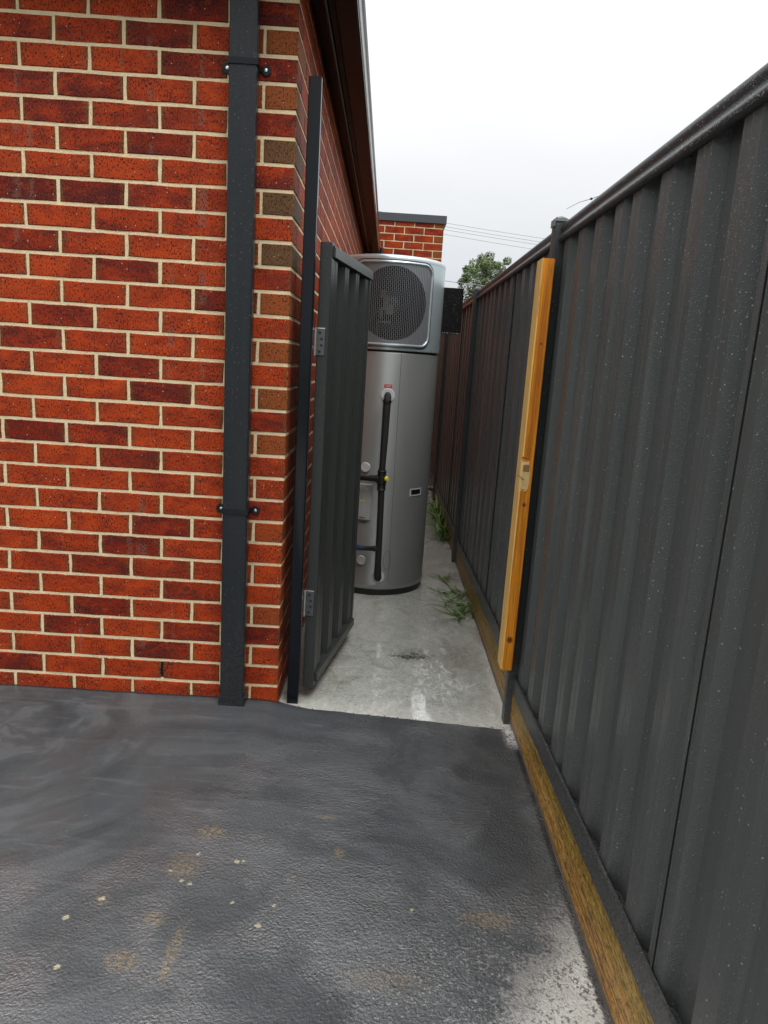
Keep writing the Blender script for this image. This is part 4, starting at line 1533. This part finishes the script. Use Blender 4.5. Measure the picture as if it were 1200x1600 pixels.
def blades(name, cx, cy, n, L, spread, flat, seed, m, parent, zb=-0.022, xmax=0.952):
    rnd = random.Random(seed)
    b = MB()
    tn = []
    for _ in range(n):
        a = rnd.uniform(0, 2 * math.pi)
        bx, by = cx + rnd.gauss(0, spread[0]), cy + rnd.gauss(0, spread[1])
        bx = min(bx, xmax - 0.01)
        ln = L * rnd.uniform(0.5, 1.15)
        w = rnd.uniform(0.0035, 0.0075)
        el = rnd.uniform(*flat)
        turn = rnd.uniform(-3.0, 3.0)
        p = Vector((bx, by, zb))
        seg_ = 7
        n0 = len(b.v)
        ti = rnd.random()
        for i in range(seg_ + 1):
            f = i / seg_
            wd = w * (1 - f ** 2) + 0.0004
            aa = a + turn * f
            sd = Vector((-math.sin(aa), math.cos(aa), 0))
            b.v += [tuple(p + sd * wd), tuple(p - sd * wd + Vector((0, 0, wd * 0.5)))]
            tn += [ti, ti]
            e = el * (1 - 1.5 * f)
            d = Vector((math.cos(aa) * math.cos(e), math.sin(aa) * math.cos(e), math.sin(e)))
            p = p + d * ln / seg_
            p.z = max(p.z, zb + 0.002)
            p.x = min(p.x, xmax)
        for i in range(seg_):
            q = n0 + 2 * i
            b.f.append((q, q + 1, q + 3, q + 2))
    me = bpy.data.meshes.new(name)
    me.from_pydata(b.v, [], b.f)
    at = me.attributes.new('tint', 'FLOAT', 'POINT')
    at.data.foreach_set('value', tn)
    me.materials.append(m)
    for p_ in me.polygons:
        p_.use_smooth = True
    o = bpy.data.objects.new(name, me)
    COL.objects.link(o)
    par(o, parent)
    return o


w1 = thing('weed', (0.90, 1.40, -0.022), "low sprawling green weed with curled strap leaves on the concrete nearest the gate", 'weed', 'weeds along the fence foot')
blades('leaves', 0.885, 1.33, 36, 0.24, (0.045, 0.09), (0.05, 0.5), 5, M['grass'], w1)
blades('leaves', 0.885, 1.60, 18, 0.18, (0.03, 0.07), (0.05, 0.5), 6, M['grass'], w1)
blades('leaves', 0.83, 1.92, 13, 0.15, (0.02, 0.03), (0.1, 0.6), 7, M['grass'], w1)
MB().tube([(0.83, 1.92, -0.014), (0.855, 1.80, -0.008), (0.88, 1.68, -0.014), (0.90, 1.55, -0.018)], [0.003, 0.003, 0.003, 0.002], 6).build('stalk', M['stalk'], w1, smooth=True)
w2 = thing('weed', (0.93, 3.5, -0.022), "taller bushy clump of grass against the timber plinth behind the water heater", 'weed', 'weeds along the fence foot')
blades('leaves', 0.915, 3.15, 50, 0.30, (0.02, 0.12), (0.5, 1.35), 8, M['grass'], w2)
blades('leaves', 0.92, 3.6, 60, 0.34, (0.02, 0.22), (0.6, 1.4), 9, M['grass'], w2)
blades('leaves', 0.93, 4.1, 40, 0.30, (0.015, 0.2), (0.7, 1.4), 10, M['grass'], w2)

# crumbs of dirt on the path
b = MB()
rnd = random.Random(12)


def crumb(x, y, z, r):
    n0 = len(b.v)
    for dx, dy, dz in ((1, 0, 0), (0, 1, 0), (-1, 0, 0), (0, -1, 0), (0, 0, .7), (0, 0, -.3)):
        b.v.append((x + dx * r * rnd.uniform(.6, 1.3), y + dy * r * rnd.uniform(.6, 1.3), z + dz * r))
    for q in ((0, 1, 4), (1, 2, 4), (2, 3, 4), (3, 0, 4), (1, 0, 5), (2, 1, 5), (3, 2, 5), (0, 3, 5)):
        b.f.append(tuple(n0 + i for i in q))


for _ in range(170):
    x = rnd.gauss(0.555, 0.045)
    y = 0.585 + rnd.gauss(0, 0.012) + abs(x - 0.555) * 0.1
    crumb(x, y, -0.0235, rnd.uniform(0.0015, 0.0045))
for _ in range(45):
    crumb(rnd.uniform(0.1, 0.9), rnd.uniform(-0.06, 0.5) ** 1.0, -0.0235, rnd.uniform(0.0012, 0.003))
for _ in range(90):
    x = rnd.uniform(0.08, 0.94)
    crumb(x, 0.004 - 0.098 * x + abs(rnd.gauss(0, 0.012)), -0.0235, rnd.uniform(0.0012, 0.0042))
tag(b.build('dirt', M['dirt']), "scattered crumbs of dark dirt lying on the pale concrete", 'dirt', kind='stuff')

# ------------------------------------------------------------------ tree beyond the fence
TYY = 60.0
tree = thing('tree', (9.0, TYY, -0.1), "round leafy green tree showing above the fence behind the black duct box", 'tree')
tc = Vector((8.65, TYY, 7.9))
MB().tube([(9.0, TYY, -0.1), (9.1, TYY, 3.0), (8.95, TYY, 5.5), (9.05, TYY, 8.8)], [0.30, 0.24, 0.18, 0.06], 10).build('trunk', M['bark'], tree, smooth=True)
b = MB()
rnd = random.Random(21)
for q in range(9):
    a = q * 0.7 + rnd.uniform(-.2, .2)
    z0 = 4.5 + q * 0.35
    e = Vector((9.0 + math.cos(a) * 1.9, TYY + math.sin(a) * 1.9, z0 + 2.0))
    b.tube([(9.0, TYY, z0), tuple(Vector((9.0, TYY, z0)).lerp(e, .5) + Vector((0, 0, .2))), tuple(e)], [0.09, 0.06, 0.02], 6)
b.build('limbs', M['bark'], tree, smooth=True)
b = MB()
tn = []
cl_ = []
for q in range(95):
    while True:
        p = Vector((rnd.uniform(-1, 1), rnd.uniform(-1, 1), rnd.uniform(-1, 1)))
        if p.length < 1:
            break
    p = p.normalized() * (p.length ** 0.45)
    c_ = Vector((p.x * 2.65, p.y * 2.5, p.z * 2.75)) + tc
    cl_.append((c_, rnd.uniform(0.32, 0.62), rnd.random()))
for (c_, r_, ti) in cl_:
    for _ in range(200):
        d = Vector((rnd.gauss(0, 1), rnd.gauss(0, 1), rnd.gauss(0, 1))).normalized() * r_ * rnd.uniform(0.5, 1.08)
        p = c_ + d
        u_ = Vector((rnd.uniform(-1, 1), rnd.uniform(-1, 1), rnd.uniform(-1, 1))).normalized()
        v_ = u_.orthogonal().normalized()
        s_ = rnd.uniform(0.05, 0.10)
        n0 = len(b.v)
        b.v += [tuple(p - u_ * s_ * 1.3), tuple(p + v_ * s_ * 0.6), tuple(p + u_ * s_ * 1.3), tuple(p - v_ * s_ * 0.6)]
        tn += [min(1, max(0, ti * 0.6 + rnd.random() * 0.4 + d.z / r_ * 0.0))] * 4
        b.f.append((n0, n0 + 1, n0 + 2, n0 + 3))
me = bpy.data.meshes.new('crown')
me.from_pydata(b.v, [], b.f)
at = me.attributes.new('tint', 'FLOAT', 'POINT')
at.data.foreach_set('value', tn)
me.materials.append(M['leaf'])
o = bpy.data.objects.new('crown', me)
COL.objects.link(o)
par(o, tree)

# ------------------------------------------------------------------ overhead cables


def cable(name, p, q, rad, label, m):
    A, B = Vector(p), Vector(q)
    pts = []
    for i in range(25):
        f = -3.2 + 7.4 * i / 24
        v = A.lerp(B, f)
        v.z += 0.012 * ((f - 0.5) ** 2) * 4
        pts.append(v)
    o = MB().tube(pts, rad, 6).build(name, m, None, smooth=True)
    return tag(o, label, 'power line', 'overhead cables beyond the fence')


cable('overhead_cable', (3.541, 45.0, 10.179), (9.567, 45.0, 9.642), 0.012, "topmost of the four thin overhead cables crossing the sky", M['wire'])
cable('overhead_cable', (3.497, 45.0, 9.967), (9.385, 45.0, 9.431), 0.012, "second from the top of the four thin overhead cables crossing the sky", M['wire'])
cable('overhead_cable', (3.512, 45.0, 9.776), (9.241, 45.0, 9.256), 0.012, "third from the top of the four thin overhead cables crossing the sky", M['wire'])
cable('overhead_cable', (3.473, 45.0, 9.506), (8.841, 45.0, 8.981), 0.012, "lowest of the four thin overhead cables crossing the sky", M['wire'])
cable('overhead_cable', (3.197, 40.0, 6.153), (5.832, 40.0, 5.994), 0.018, "separate low overhead cable passing in front of the green tree", M['wire'])

A, B, C_, D_ = Vector((7.647, 30.0, 8.308)), Vector((8.165, 30.0, 8.611)), Vector((8.67, 30.0, 8.783)), Vector((9.222, 30.0, 9.009))
an = thing('antenna', (D_.x + 0.3, 30, -0.1), "thin antenna rod with a small dark clamp poking above the fence top", 'antenna')
MB().tube([A, B, C_, D_], [0.012, 0.015, 0.018, 0.02], 6).build('rod', M['wire'], an, smooth=True)
MB().tube([C_ + Vector((-.07, 0, -.02)), C_, C_ + Vector((.05, 0, .01))], [0.02, 0.06, 0.035], 8).build('clamp', M['black'], an, smooth=True)
MB().tube([D_ + Vector((-.02, 0, 0)), D_ + Vector((.3, 0, -.6)), (D_.x + 0.3, 30, -0.1)], 0.03, 8).build('mast', M['wire'], an, smooth=True)
